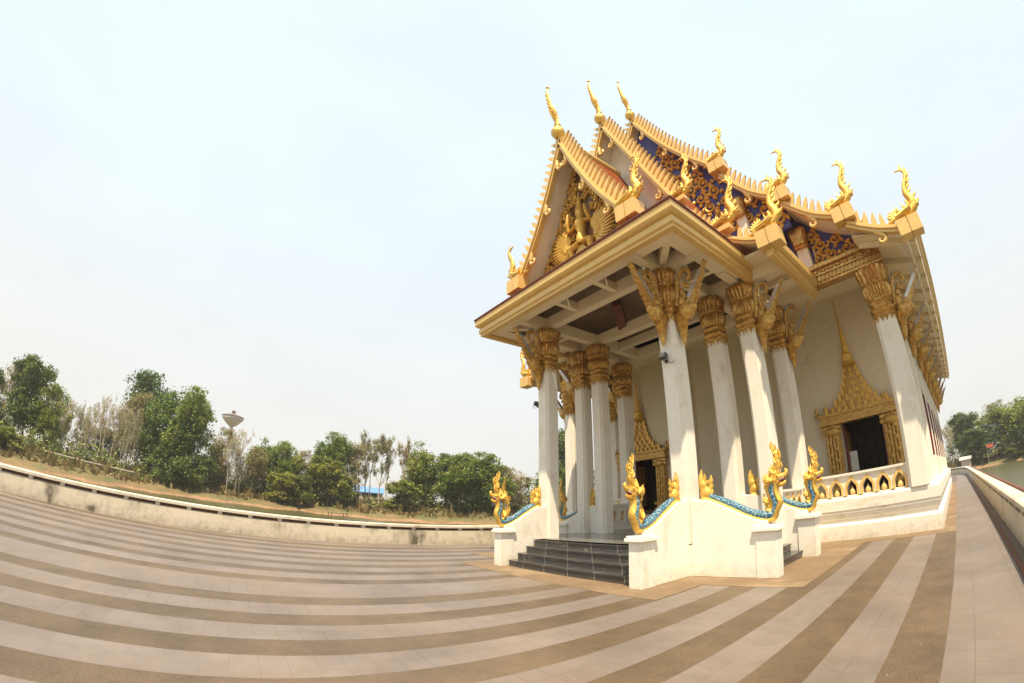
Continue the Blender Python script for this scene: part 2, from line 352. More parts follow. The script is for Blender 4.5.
WLOC = {}
def wl(o): return WLOC.get(o.name, Vector((0, 0, 0)))
def link(name, me, parent=None, loc=(0, 0, 0), rot=(0, 0, 0), world=True, scale=None):
    o = bpy.data.objects.new(name, me); COL.objects.link(o); o.rotation_euler = rot
    if scale: o.scale = scale
    o.location = loc
    if parent is not None:
        o.parent = parent
        if world: o.matrix_parent_inverse = Matrix.Translation(-wl(parent)); WLOC[o.name] = Vector(loc)
    else: WLOC[o.name] = Vector(loc)
    return o
def tag(o, label=None, cat=None, group=None, kind=None):
    if label: o['label'] = label
    if cat: o['category'] = cat
    if group: o['group'] = group
    if kind: o['kind'] = kind
    return o
def thing(name, label, cat, loc=(0, 0, 0), rz=0, group=None, scale=None):
    return tag(link(name, None, None, loc, (0, 0, rz), scale=scale), label, cat, group)
def copy_tree(o, parent=None):
    c = o.copy(); COL.objects.link(c)
    if parent is not None: c.parent = parent
    for ch in list(o.children): copy_tree(ch, c)
    return c
def lerp_tab(tab, x):
    for (a, p), (b_, q) in zip(tab, tab[1:]):
        if x <= b_: return p + (q - p) * max(0, (x - a)) / (b_ - a)
    return tab[-1][1]
def spline(pts, n=6):     # Catmull-Rom through points of any dimension
    out = []; P = [tuple(p) for p in pts]; m_ = len(P)
    for i in range(m_ - 1):
        p0, p1, p2, p3 = P[max(i - 1, 0)], P[i], P[i + 1], P[min(i + 2, m_ - 1)]
        for k in range(n):
            u = k / n
            out.append(tuple(.5 * (2 * b1 + (c - a) * u + (2 * a - 5 * b1 + 4 * c - d) * u * u + (3 * b1 - a - 3 * c + d) * u ** 3) for a, b1, c, d in zip(p0, p1, p2, p3)))
    out.append(P[-1]); return out

# ------------------------------------------------------------------ ground, moat and banks
inner = [(.95, -16), (.95, 48), (.75, 55), (.0, 60.5), (-1.8, 65), (-4.6, 68), (-7.6, 69), (-10.6, 68), (-13.4, 65), (-15.2, 60), (-15.9, 54), (-15.95, 30),
         (-15.85, 12), (-15.75, 6), (-15.55, 2.3), (-15.1, -2), (-14.35, -6.6), (-13.3, -11), (-11.6, -15.5), (-9, -19.5), (-5.5, -22), (-2, -21.5), (.2, -19.5)]
mb = MB(); n = len(inner)
mb.add([(x, y, 0) for x, y in inner], [tuple(range(n))])
tag(link('courtyard', mb.mesh('courtyard', 'paving')), kind='structure')
mb = MB(); mb.sweep(inner, [(.30, -.02), (.30, -3), (.0, -3), (.0, -.02)], True)
tag(link('embankment_ground', mb.mesh('embankment_ground', 'parapet')), kind='structure')
XC = -7.7
bor = [(-.197, 40), (-.197, 12.35), (-2.5, 12.35), (-2.5, 7.3), (-4.42, 7.3), (-4.42, 5.86), (2 * XC + 4.52, 5.86), (2 * XC + 4.52, 7.3), (2 * XC + 2.5, 7.3), (2 * XC + 2.5, 12.35), (2 * XC + .0, 12.35), (2 * XC + .0, 40)]
mb = MB(); mb.add([(x, y, .004) for x, y in bor], [tuple(range(len(bor)))])
tag(link('paving_border', mb.mesh('paving_border', 'border')), kind='structure')
mb = MB(); mb.box(.72, .80, -14, 54, .0, .035)
tag(link('path_kerb', mb.mesh('path_kerb', 'redbrown')), kind='structure')
mb = MB(); mb.add([(900 * math.cos(2 * math.pi * k / 48), 900 * math.sin(2 * math.pi * k / 48), -.8) for k in range(48)], [tuple(range(48))])
tag(link('moat_water', mb.mesh('moat_water', 'water')), kind='structure')
SH = [(-180, 48), (-130, 46), (-117, 45), (-106, 48), (-99, 53), (-92, 55.5), (-82, 59), (-69, 54), (-59, 55), (-45, 60), (-30, 74), (-15, 88), (0, 95), (4, 98), (7, 92), (12, 85), (30, 70), (60, 55), (120, 50), (180, 48)]
BK = [(-180, .5), (-120, .45), (-95, .6), (-82, 1.0), (-60, 1.1), (-20, 1), (4, .8), (180, .8)]
PR = [(-30, -3), (-6, -2.6), (0, -.8), (1.2, -.42), (3, -.22), (6, .0), (10, .42), (16, .85), (26, 1.1), (60, 1.2), (200, 1.4), (3000, 2)]
def ground_z(x, y):
    a = math.degrees(math.atan2(x, y)); d = math.hypot(x, y) - lerp_tab(SH, a) - 1.2 * math.sin(a * .9) - .7 * math.sin(a * 2.3 + 1)
    z = lerp_tab(PR, d); return z * lerp_tab(BK, a) if z > 0 else z
mb = MB(); NA = 360; DS = [-30, -10, -5, -2, -.8, 0, .5, 1.2, 2, 3, 4.5, 6, 8, 10, 13, 16, 20, 26, 40, 70, 150, 400, 1200, 3000]
for d in DS:
    for k in range(NA):
        a = -180 + 360 * k / NA; rr = lerp_tab(SH, a) + 1.2 * math.sin(a * .9) + .7 * math.sin(a * 2.3 + 1) + d; rr = max(rr, 5)
        x, y = rr * math.sin(R(a)), rr * math.cos(R(a)); mb.v.append((x, y, ground_z(x, y) + (rnd.uniform(-.12, .12) if 2 < d < 60 else 0)))
mb.f = [(i * NA + k, i * NA + (k + 1) % NA, (i + 1) * NA + (k + 1) % NA, (i + 1) * NA + k) for i in range(len(DS) - 1) for k in range(NA)]; mb.m = [0] * len(mb.f)
tag(link('terrain', mb.mesh('terrain', 'bank', 60)), kind='structure')
# dry grass on the banks (nobody could count it)
mb = MB()
for i in range(20000):
    a = rnd.choice((rnd.uniform(-122, -50), rnd.uniform(-122, -50), rnd.uniform(-4, 16))); d = rnd.triangular(2.5, 24, 9)
    if rnd.random() < .5 and math.sin(a * 1.7) + math.sin(a * 4.1 + d * .6) < -.3: continue
    rr = lerp_tab(SH, a) + d; x, y = rr * math.sin(R(a)), rr * math.cos(R(a)); z = ground_z(x, y) - .08
    h = rnd.uniform(.15, .55) * (1 + 1.6 * max(0, math.sin(a * 1.1 + 2) * math.sin(a * 2.9 + d * .4))) * (1.6 if rnd.random() < .08 else 1); q = rnd.uniform(0, 6.28); wd = rnd.uniform(.1, .3); lx, ly = rnd.uniform(-.25, .25), rnd.uniform(-.25, .25)
    cx, sy_ = math.cos(q) * wd, math.sin(q) * wd
    mb.add([(x - cx, y - sy_, z), (x + cx, y + sy_, z), (x + lx + cx * .5, y + ly + sy_ * .5, z + h), (x + lx - cx * .7, y + ly - sy_ * .7, z + h * .8)], [(0, 1, 2, 3)])
tag(link('dry_grass', mb.mesh('dry_grass', 'straw')), 'dry yellow and brown grass covering the far moat banks', None, None, 'stuff')

# ------------------------------------------------------------------ parapet wall round the courtyard
par = thing('parapet_wall', 'long low weathered white wall with slotted coping around the striped courtyard', 'wall', (-15.6, 2, 0))
link('wall_body', MB().sweep(inner, [(.0, 0), (.24, 0), (.24, .55), (.0, .55)], True).mesh('wall_body', 'parapet'), par)
link('coping', MB().sweep(inner, [(-.035, .655), (.275, .655), (.275, .735), (.24, .76), (0, .76), (-.035, .735)], True).mesh('coping', 'coping'), par)
link('rail', MB().sweep(inner, [(.12, .562), (.20, .562), (.20, .648), (.12, .648)], True).mesh('rail', 'redbrown'), par)
link('outer_pipe', MB().sweep([(.95, -8), (.95, 48), (.75, 55)], [(.30, .70), (.36, .70), (.36, .78), (.30, .78)]).mesh('outer_pipe', 'redbrown'), par)
post_me = MB().box(-.07, .07, -.118, .118, 0, .1).mesh('post', 'coping')
segs = []; L = 0
for i in range(n):
    a, b_ = Vector(inner[i]), Vector(inner[(i + 1) % n]); segs.append((L, a, b_, (b_ - a).length)); L += (b_ - a).length
def along(s):
    for l0, a, b_, ln in segs:
        if s <= l0 + ln:
            d = (b_ - a) / ln; return a + d * (s - l0), d
s_ = 0.5; npost = 0
while s_ < L and npost < 100:
    p_, d_ = along(s_)
    vis = (p_.x < -12 and -11 < p_.y < 14) or (p_.x > 0 and -3 < p_.y < 50)
    if vis:
        nrm = Vector((d_.y, -d_.x)); q_ = p_ + nrm * .119
        link('post', post_me, par, (q_.x, q_.y, .553), (0, 0, math.atan2(d_.y, d_.x))); npost += 1
    s_ += 1.0 if p_.x < -8 else 1.05

# ------------------------------------------------------------------ the temple
T = thing('temple', 'white and gold temple hall with steep tiered orange roofs and column porch', 'temple', (XC, 20, 0))
def each(name, mbs, mat, parent=None):
    for q in mbs: P(name, q, mat, parent or T)
def P(name, mb, mat, parent=T, smooth=None, bevel=0, label=None):
    o = link(name, mb.mesh(name, mat, smooth, bevel), parent)
    if label: o['label'] = label
    return o
mir = lambda x: 2 * XC - x
FP, FM = .68, 1.16           # porch and hall floor levels
RX = -.52; LX = mir(RX)
# plinth of the hall: base, sloped neck, cap
pl = [(RX, 38), (RX, 13.1), (LX, 13.1), (LX, 38)][::-1]
mb = MB(); prof = [(-.6, 0), (0, 0), (0, .40), (-.03, .44), (-.10, .46), (-.10, .56), (-.06, .60), (-.02, .74), (-.02, .80), (.0, .82), (0, 1.10), (-.03, FM - .004), (-.6, FM - .004)]
mb.sweep([(LX, 38), (LX, 13.1), (RX, 13.1), (RX, 38)], prof)
P('plinth', mb, 'plinth')
mb = MB(); mb.box(LX + .5, RX - .5, 13.6, 38, 0, FM - .006); P('verandah_floor', mb, 'slab')
# porch floors and steps
cx0, cx1 = mir(-5.12), -5.12      # narrow bay outer faces
wx0, wx1 = -11.09, -4.08
each('porch_base', [MB().box(cx0, cx1, 8.04, 10.358, 0, FP - .03), MB().box(wx0, wx1, 10.36, 13.08, 0, FP - .03)], 'white')
each('porch_floor', [MB().box(*q, FP - .028, FP) for q in ((-9.78, -5.45, 7.56, 8.045), (cx0 + .02, cx1 - .02, 8.05, 10.358), (cx1 - .015, -4.74, 8.34, 10.49), (mir(-4.74), cx0 + .015, 8.34, 10.49), (wx0 + .02, wx1 - .02, 10.495, 13.06))], 'slab')
def stair(name, x0, x1, y0, tread, rise, nst, axis='y', sgn=1):
    mb = MB()
    for i in range(nst):
        a = y0 + sgn * i * tread; e = y0 + sgn * (nst * tread + .02)
        lo, hi = min(a, e), max(a, e)
        nz_ = .028
        l2, h2 = (lo - .025, hi) if sgn > 0 else (lo, hi + .025)
        z0, z1 = i * rise, (i + 1) * rise
        if axis == 'y': mb.box(x0, x1, lo, hi, z0 + .002, z1 - nz_); mb.box(x0, x1, l2, hi, z1 - nz_ + .002, z1)
        else: mb.box(lo, hi, x0, x1, z0 + .002, z1 - nz_); mb.box(l2, h2, x0, x1, z1 - nz_ + .002, z1)
    return P(name, mb, 'granite', bevel=0)
stair('front_steps', -9.72, -5.45, 6.72, .28, FP / 4, 4)
stair('side_steps', 8.34, 10.49, -3.60, .28, FP / 4, 4, 'x', -1)
stair('side_steps', 8.34, 10.49, mir(-3.60), .28, FP / 4, 4, 'x', 1)
stair('hall_steps', mir(-6.2), -6.2, 12.6, .24, .001, 1)
# stair cheek walls with swept top and end pier
def zc(t): return lerp_tab([(0, .66), (.2, .63), (.35, .52), (.5, .395), (.65, .26), (.8, .155), (.9, .13), (1, .13)], t)
def cheek(Lc, tw):
    mb = MB(); k = 14
    top = [(Lc * .90 * i / k, 1.0 + zc(.90 * i / k) - .115) for i in range(k + 1)]
    top = [(x, z + .06) for x, z in top]
    mb.prism([(0, 0)] + top + [(Lc * .90, 0)], -tw / 2, tw / 2); return mb
def pier(Lc, pw, pl_):
    mb = MB(); mb.box(Lc - pl_, Lc, -pw / 2, pw / 2, 0, .885); mb.box(Lc - pl_ - .05, Lc + .06, -pw / 2 - .06, pw / 2 + .06, .885, .955); mb.box(Lc - pl_ - .02, Lc + .03, -pw / 2 - .03, pw / 2 + .03, .955, 1.0); return mb
def cheek_wall(loc, rz, Lc, tw, pw, pl_):
    M4 = Matrix.Translation(Vector(loc)) @ Matrix.Rotation(rz, 4, 'Z')
    c_ = P('stair_cheek', cheek(Lc, tw).xform(M4), 'white', bevel=.012)
    P('end_pier', pier(Lc, pw, pl_).xform(M4), 'white', c_, bevel=.01)

# ------------------------------------------------------------------ columns, capitals, brackets
def shaft_mesh(h, w_):
    a = w_ / 2; c1, c2 = a * .70, a * .85
    pts = []
    for sx_, sy_ in ((1, 1), (-1, 1), (-1, -1), (1, -1)):
        q = [(a, c1), (c2, c1), (c2, c2), (c1, c2), (c1, a)]
        if sx_ * sy_ < 0: q = q[::-1]
        pts += [(x * sx_, y * sy_) for x, y in q]
    return MB().prism(pts, 0, h, 'xy').mesh('column', 'white')
def sq(q, p=5.): return 1 / (abs(math.cos(q)) ** p + abs(math.sin(q)) ** p) ** (1 / p)
def capital_mesh(zs=1.0, rs=1.0):
    prof = [(.235, 0), (.27, .03), (.285, .07), (.262, .11), (.30, .15), (.31, .20), (.27, .25), (.255, .31), (.285, .34), (.30, .38), (.275, .42), (.265, .45), (.30, .50), (.335, .60), (.345, .72), (.32, .81), (.285, .83), (.33, .86), (.355, .90), (.345, .98), (.375, 1.10), (.40, 1.20), (.385, 1.27), (.30, 1.30)]
    def sec(q, z):
        fl = 0
        z = z / zs
        if .46 < z < .82: fl = .12 * abs(math.sin(14 * q)) ** 1.5
        elif z > .86: fl = .10 * abs(math.sin(10 * q)) ** 2
        return sq(q, 4.5 if z < .45 else 3.2) * (1 - fl)
    mb = MB().lathe([(r, z * zs) for r, z in prof], 84, sec=sec)
    for k in range(16):     # lotus teeth hanging below the neck
        q = 2 * math.pi * (k + .5) / 16; f = sq(q, 5) * .262; cx, cy_ = f * math.cos(q), f * math.sin(q)
        if abs(abs(math.cos(q)) - abs(math.sin(q))) < .01: pass
        tx, ty = -math.sin(q), math.cos(q)
        mb.add([(cx + tx * .055, cy_ + ty * .055, .03), (cx - tx * .055, cy_ - ty * .055, .03), (cx * .95, cy_ * .95, -.15), (cx * 1.1, cy_ * 1.1, .0)], [(0, 1, 3), (1, 2, 3), (2, 0, 3), (0, 2, 1)])
    return mb.xform(Matrix.Diagonal((rs, rs, 1, 1))).mesh('capital', 'golddeep', 35)
def bracket_parts():
    mb = MB()
    pr = []
    for i in range(15):
        u = i / 14; r = .02 + .16 * u ** .8; z = -.70 + .72 * u
        pr += [(r * .86, z), (r * 1.08, z + .026)]
    mb.lathe(pr, 12, (.12, 0, 0))
    mb.ball((.28, 0, .10), (.24, .17, .24), 12); mb.ball((.44, 0, .14), (.15, .11, .13), 10); mb.ball((.20, 0, .36), (.13, .10, .2), 10)
    # serrated wing blade out to the tip
    out = [(.30, .06), (.50, .12)]; k = 9
    for i in range(k):
        u = i / (k - 1); bx, bz = .50 + .53 * u, .12 + .98 * u
        out += [(bx + .055 * (1 - u * .8), bz + .02), (bx + .005, bz + .07)]
    out += [(1.04, 1.16), (.90, .98)] + [(.90 - .58 * u, .98 - .70 * u) for u in (.2, .4, .6, .8, 1)]
    mb.prism(out, -.075, .075)
    mb.tube(spline([(.06, 0, .3), (.12, 0, .62), (.17, 0, .95), (.32, 0, 1.17), (.50, 0, 1.12), (.53, 0, .95), (.43, 0, .88)], 5), [.07] * 12 + [.06] * 6 + [.055] * 6 + [.05] * 6 + [.03], 8)
    for (x, z, r) in ((.26, .62, .07), (.34, .78, .06), (.42, .72, .05), (.30, .5, .06)): mb.ball((x, 0, z), (r, r * .9, r * 1.5), 8)
    g = mb.mesh('bracket', 'goldold', 40)
    m2 = MB()
    for y in (-.08, .08): m2.beam((.40, y, .42), (.86, y, .98), .012, .10)
    m2.tube(spline([(.02, 0, .3), (.07, 0, .7), (.13, 0, 1.02), (.30, 0, 1.25), (.52, 0, 1.21)], 4), .038, 6)
    return g, m2.mesh('mirror_inlay', 'mirror')
W_ = .48
SH_P = shaft_mesh(5.75 - FP, W_); SH_M = shaft_mesh(5.76 - FM, .62); CAP = capital_mesh(); CAP_M = capital_mesh(1.2, 1.27); BRK, INL = bracket_parts()
def column(x, y, z, main, brs):
    c_ = link('column', SH_M if main else SH_P, T, (x, y, z))
    link('capital', CAP_M if main else CAP, c_, (x, y, 5.75))
    for rz in brs:
        hw_ = .31 if main else .24; dx, dy = math.cos(rz) * hw_, math.sin(rz) * hw_
        link('bracket', BRK, c_, (x + dx, y + dy, 5.75), (0, 0, rz)); link('bracket_inlay', INL, c_, (x + dx, y + dy, 5.75), (0, 0, rz))
    return c_
NX, WXc, BX = -5.36, -4.33, -1.02
F_, R_, L_ = -math.pi / 2, 0, math.pi
LN, LW, LB = -9.99, -10.84, mir(BX)
column(NX, 8.28, FP, 0, (F_, R_)); column(LN, 8.28, FP, 0, (F_, L_))
column(NX, 10.6, FP, 0, ()); column(LN, 10.6, FP, 0, ())
column(WXc, 10.6, FP, 0, (R_,)); column(LW, 10.6, FP, 0, (L_,))
column(WXc, 12.87, FP, 0, (R_,)); column(LW, 12.87, FP, 0, (L_,))
for i in range(9):
    y = 13.37 + i * 2.95
    column(BX, y, FM, 1, (R_,)); column(LB, y, FM, 1, (L_,))
cheek_wall((NX + .06, 8.04, 0), F_, 1.62, .26, .30, .42); cheek_wall((LN + .06, 8.04, 0), F_, 1.56, .26, .30, .42)
for y, pw in ((8.2, .30), (10.66, .34)):
    cheek_wall((-5.12, y, 0), R_, 1.88, .26, pw, .44); cheek_wall((mir(-5.12), y, 0), L_, 1.88, .26, pw, .44)

# ------------------------------------------------------------------ hall walls, doors
YW = 16.0; ZC = 8.0
hx = -1.48; hl = mir(hx)
dx0, dx1, dz1 = -3.64, -2.16, 3.56
mb = MB()
xs = [hl, mir(dx1), mir(dx0), dx0, dx1, hx]
for a, c in ((xs[0], xs[1]), (xs[2], xs[3]), (xs[4], xs[5])): mb.box(a, c, YW, YW + .3, FM - .3, ZC)
for a, c in ((xs[1], xs[2]), (xs[3], xs[4])): mb.box(a, c, YW, YW + .3, dz1, ZC)
for x in (-5.6, mir(-5.6), -8.6, mir(-8.6)): mb.box(x - .2, x + .2, YW - .09, YW - .003, FM, ZC - .01)
P('front_wall', mb, 'hallwall')
for a, c in ((hx - .3, hx), (hl, hl + .3)): P('side_wall', MB().box(a, c, YW + .302, 37, FM - .3, ZC), 'white')
mb = MB(); mb.box(hl + .302, hx - .302, 36.7, 37, FM - .3, ZC); P('rear_wall', mb, 'white')
mb = MB(); mb.box(LX + .3, RX - .3, 13.55, 37.5, ZC + .002, ZC + .12); P('verandah_ceiling', mb, 'soffit')
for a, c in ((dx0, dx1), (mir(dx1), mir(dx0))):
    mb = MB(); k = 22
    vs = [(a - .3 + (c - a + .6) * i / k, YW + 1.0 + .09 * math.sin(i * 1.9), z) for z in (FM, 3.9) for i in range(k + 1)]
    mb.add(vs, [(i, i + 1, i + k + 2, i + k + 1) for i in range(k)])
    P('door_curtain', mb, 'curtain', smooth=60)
def door(cx):
    hw = (dx1 - dx0) / 2; y = YW - .003
    fr = P('door_frame', MB().box(cx - 1.42, cx + 1.42, y - .34, y, 3.53, 3.64).box(cx - 1.36, cx + 1.36, y - .28, y, 3.64, 3.82).box(cx - 1.44, cx + 1.44, y - .34, y, 3.82, 3.92), 'goldold')
    for s in (-1, 1):
        mb = MB()
        mb.box(cx + s * (hw + .28) - .26, cx + s * (hw + .28) + .26, y - .16, y, FM, 3.52)
        for z in (FM + .2, 3.3): mb.ball((cx + s * (hw + .30), y - .2, z), (.3, .14, .18), 12)
        for q in (-.19, -.07, .05, .17): mb.tube([(cx + s * (hw + .30) + q, y - .19, FM + .5), (cx + s * (hw + .30) + q, y - .19, 3.2)], .055, 8)
        for z in (FM + .1, FM + .35, 3.22, 3.38): mb.box(cx + s * (hw + .30) - .35, cx + s * (hw + .30) + .35, y - .26, y - .17, z, z + .11)
        for zz in range(12): mb.ball((cx + s * (hw + .30) + .1 * (-1) ** zz, y - .22, FM + .75 + zz * .2), (.09, .05, .09), 8)
        P('door_jamb', mb, 'goldold', fr, 40)
    # stepped crown with little antefix leaves
    mb = MB()
    tiers = [(1.14, 3.922), (.76, 4.09), (.58, 4.27), (.45, 4.48), (.36, 4.72), (.285, 4.98), (.22, 5.2)]
    cl = MB()
    for i, (hw_, z) in enumerate(tiers):
        zt = tiers[i + 1][1] if i + 1 < len(tiers) else 5.42
        dp = .08 + .22 * hw_ / 1.36
        mb.box(cx - hw_ * .88, cx + hw_ * .88, y - dp * .8, y, z, zt - .05); mb.box(cx - hw_ * .97, cx + hw_ * .97, y - dp, y, zt - .05, zt)
        kk = max(3, int(hw_ / .11))
        for j in range(kk):
            x = cx - hw_ * .95 + 2 * hw_ * .95 * j / (kk - 1); hh = .34 if j in (0, kk - 1) else .2
            cl.add([(x - .07, y - dp - .02, z), (x + .07, y - dp - .02, z), (x + .045, y - dp - .03, z + hh * .55), (x, y - dp - .015, z + hh), (x - .045, y - dp - .03, z + hh * .55), (x, y - dp + .05, z)], [(0, 1, 2, 3, 4), (1, 5, 3, 2), (5, 0, 4, 3), (0, 5, 1)])
    for s in (-1, 1):
        mb.tube(spline([(cx + s * 1.38, y - .2, 3.9), (cx + s * 1.5, y - .2, 4.0), (cx + s * 1.44, y - .2, 4.25)], 4), [.09] * 4 + [.07] * 2 + [.05, .03, .01], 6)
    P('door_crown', mb, 'golddeep', fr); P('crown_leaves', cl, 'gold', fr)
    pr = [(.26, 5.40), (.20, 5.48), (.20, 5.70), (.22, 5.74), (.15, 5.8)]; z = 5.8; r = .155
    while z < 7.2: pr += [(r, z), (r, z + .055), (r * .72, z + .075)]; z += .11; r *= .885
    pr += [(.025, 7.25), (.018, 7.6), (.035, 7.66), (.002, 7.86)]
    P('door_spire', MB().lathe(pr, 14, (cx, y - .22, 0), lambda q, z: sq(q, 4) * .92 if z < 5.78 else 1), 'gold', fr, 40)
    # opened door leaves
    for s in (-1, 1):
        mb = MB(); x = cx + s * (hw - .05); mb.box(x - .035, x + .035, YW + .302, YW + 1.0, FM, dz1 - .02)
        P('door_leaf', mb, 'doorred', fr)
        mb = MB(); 
        for z in (FM + .3, FM + 1.3): mb.box(x - s * .036 - .006, x - s * .036 + .006, YW + .40, YW + .90, z, z + .85)
        P('leaf_panel', mb, 'goldold', fr)
    P('threshold', MB().box(cx - hw, cx + hw, YW - .05, YW + .3, FM - .002, FM + .12), 'redbrown', fr)
# side windows with red shutters added so thin dark strips show between the columns
for i in range(7):
    y = 14.85 + 2.95 * (i + 1)
    for s in (1, -1):
        X_ = (lambda x: x) if s > 0 else mir
        q = lambda a, c: (min(X_(a), X_(c)), max(X_(a), X_(c)))
        mb = MB(); x0, x1 = q(hx + .003, hx + .12); mb.box(x0, x1, y - .85, y - .62, 1.9, 4.2); mb.box(x0, x1, y + .62, y + .85, 1.9, 4.2); mb.box(x0, x1, y - .95, y + .95, 4.2, 4.5); mb.box(x0, x1, y - .95, y + .95, 1.7, 1.9)
        mb.prism([(y - .9, 4.5), (y + .9, 4.5), (y + .45, 5.0), (y + .12, 5.3), (y, 6.0), (y - .12, 5.3), (y - .45, 5.0)], x0, x1, 'yz')
        w_o = P('window_frame', mb, 'goldold')
        x0, x1 = q(hx + .003, hx + .02); P('window_pane', MB().box(x0, x1, y - .62, y + .62, 1.9, 4.2), 'dark', w_o)
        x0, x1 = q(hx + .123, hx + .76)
        for c in (-.66, .66): P('added_shutter', MB().box(x0, x1, y + c - .02, y + c + .02, 1.95, 4.15), 'doorred', w_o)
DCX = (dx0 + dx1) / 2
door(DCX); door(mir(DCX))

# ------------------------------------------------------------------ balustrades of ogee arches
BU = .434
def ogee(wd, h, n_=7):
    a = wd / 2; pts = [(-a, 0), (-a, h * .5)]
    for i in range(1, n_):
        u = i / n_; pts.append((-a * (1 - u ** 1.7) * (1 - .22 * math.sin(u * math.pi) * u), h * .5 + h * .5 * u))
    pts.append((0, h)); return pts + [(-x, z) for x, z in pts[-2::-1]]
def balustrade(a, b_, z0, name='balustrade'):
    a, b_ = Vector((*a, z0)), Vector((*b_, z0)); d = b_ - a; L_b = d.length; nu = max(1, round(L_b / BU)); u_ = L_b / nu; rz = math.atan2(d.y, d.x)
    M4 = Matrix.Translation(a) @ Matrix.Rotation(rz, 4, 'Z')
    mb = MB(); H_, th = .56, .07
    og = ogee(u_ * .60, .41); zo = .045
    for i in range(nu):
        c = (i + .5) * u_; hole = [(c + x, zo + z) for x, z in og]; k = len(hole)
        box_ = []
        for j, (x, z) in enumerate(hole):
            q = j / (k - 1)
            if j == 0: p_ = (c - u_ / 2, 0)
            elif j == k - 1: p_ = (c + u_ / 2, 0)
            elif j < 3: p_ = (c - u_ / 2, z + zo)
            elif j >= k - 3: p_ = (c + u_ / 2, z + zo)
            else: p_ = (c - u_ / 2 + u_ * (j - 3 + 0.0) / (k - 7), H_)
            box_.append(p_)
        vs = []
        for y in (-th, th): vs += [(p_[0], y, p_[1]) for p_ in hole] + [(p_[0], y, p_[1]) for p_ in box_]
        fs = []
        for j in range(k - 1): fs += [(j, j + 1, k + j + 1, k + j), (2 * k + j, 3 * k + j, 3 * k + j + 1, 2 * k + j + 1), (j, 2 * k + j, 2 * k + j + 1, j + 1)]
        fs += [(0, k, 2 * k - 1, k - 1), (2 * k, 3 * k - 1, 4 * k - 1, 3 * k)][:0]
        mb.add(vs, fs)
    mb.box(0, L_b, -th, th, -.001, zo)
    mb.box(0, L_b, -th - .035, th + .035, H_ + .002, H_ + .04); mb.box(0, L_b, -th - .06, th + .06, H_ + .04, H_ + .10)
    o = link(name, mb.xform(M4).mesh(name, 'white'), T)
    if 'rim' not in BAL or abs(BAL['u'] - u_) > .01:
        og2 = ogee(u_ * .90, .53); mbr = MB(); k = len(og)
        og2 = [(x, z - .02) for x, z in og2]
        vs = [(x, y, zo + z) for y in (-.095, -.0) for pts in (og, og2) for x, z in pts]
        fs = []
        for j in range(k - 1): fs += [(j, j + 1, k + j + 1, k + j), (2 * k + j, 3 * k + j, 3 * k + j + 1, 2 * k + j + 1), (j, 2 * k + j, 2 * k + j + 1, j + 1), (k + j, k + j + 1, 3 * k + j + 1, 3 * k + j)]
        mbr.add(vs, fs); BAL['rim'] = mbr.mesh('gilded_arch', 'goldflat')
        BAL['bud'] = MB().lathe([(.05, 0), (.085, .03), (.09, .08), (.07, .13), (.035, .18), (.01, .24)], 12).mesh('lotus_bud', 'goldflat', 50); BAL['u'] = u_
    for i in range(nu):
        pw_ = M4 @ Vector(((i + .5) * u_, 0, 0)); 
        link('gilded_arch', BAL['rim'], o, pw_, (0, 0, rz)); link('lotus_bud', BAL['bud'], o, (pw_.x, pw_.y, z0 + zo), (0, 0, rz))
    mbk = MB()
    return o
BAL = {}
balustrade((WXc + .26, 13.36), (BX - .31, 13.36), FM); balustrade((LB + .31, 13.36), (LW - .26, 13.36), FM)
balustrade((WXc, 10.86), (WXc, 12.62), FM - .2); balustrade((LW, 12.62), (LW, 10.86), FM - .2)
for i in range(6):
    y = 13.37 + i * 2.95; balustrade((BX, y + .31), (BX, y + 2.64), FM)
for x in (WXc, LW): P('balustrade_base', MB().box(x - .12, x + .12, 10.85, 12.62, FP, FM - .203), 'white')

# ------------------------------------------------------------------ eaves, beams and soffits of the porch
FA = [(-.16, 7.02), (0, 7.02), (0, 7.10), (.05, 7.12), (.05, 7.26), (.015, 7.28), (.015, 7.31), (.10, 7.34), (.15, 7.40), (.16, 7.57), (.16, 7.60), (-.16, 7.60)]
ex, ey = -3.86, 6.72
P('eave_fascia', MB().sweep([(mir(ex), 10.95), (mir(ex), ey), (ex, ey), (ex, 10.95)], FA), 'goldflat')
P('eave_edge_tiles', MB().sweep([(mir(ex), 10.95), (mir(ex), ey), (ex, ey), (ex, 10.95)], [(-.2, 7.603), (.19, 7.603), (.19, 7.635), (-.2, 7.69)]), 'redbrown')
e2 = -2.83
for s, o_ in ((1, e2), (-1, mir(e2))):
    pth = [(o_, 9.62), (o_, 13.15)] if s > 0 else [(o_, 13.15), (o_, 9.62)]
    P('eave_fascia', MB().sweep(pth, [(a, z + .02) for a, z in FA]), 'goldflat')
sp_ = [MB().box(mir(ex) + .1, ex - .1, ey + .1, ey + .62, 7.14, 7.2)]
for s in (1, -1):
    a, c = (ex - .62, ex - .1) if s > 0 else (mir(ex) + .1, mir(ex) + .62)
    sp_.append(MB().box(a, c, ey + .625, 10.2, 7.14, 7.2))
    a, c = (ex + .02, e2 - .12) if s > 0 else (mir(e2) + .12, mir(ex) - .02)
    sp_.append(MB().box(a, c, 9.9, 13.15, 7.42, 7.5))
each('soffit', sp_, 'soffit')
bw = .26
def bm_(a, c, wd=bw, zt=7.46, ht=.36): P('beam', MB().beam((a[0], a[1], zt), (c[0], c[1], zt), wd, ht), 'soffit')
for x in (NX, LN): bm_((x, 6.9), (x, 13.3))
bm_((mir(ex) + .12, 8.28), (ex - .12, 8.28), zt=7.45)
bm_((mir(e2) + .12, 10.6), (e2 - .12, 10.6), zt=7.44); bm_((mir(e2) + .12, 12.87), (e2 - .12, 12.87), zt=7.43)
for x in (WXc, LW): bm_((x, 9.5), (x, 13.3), zt=7.452)
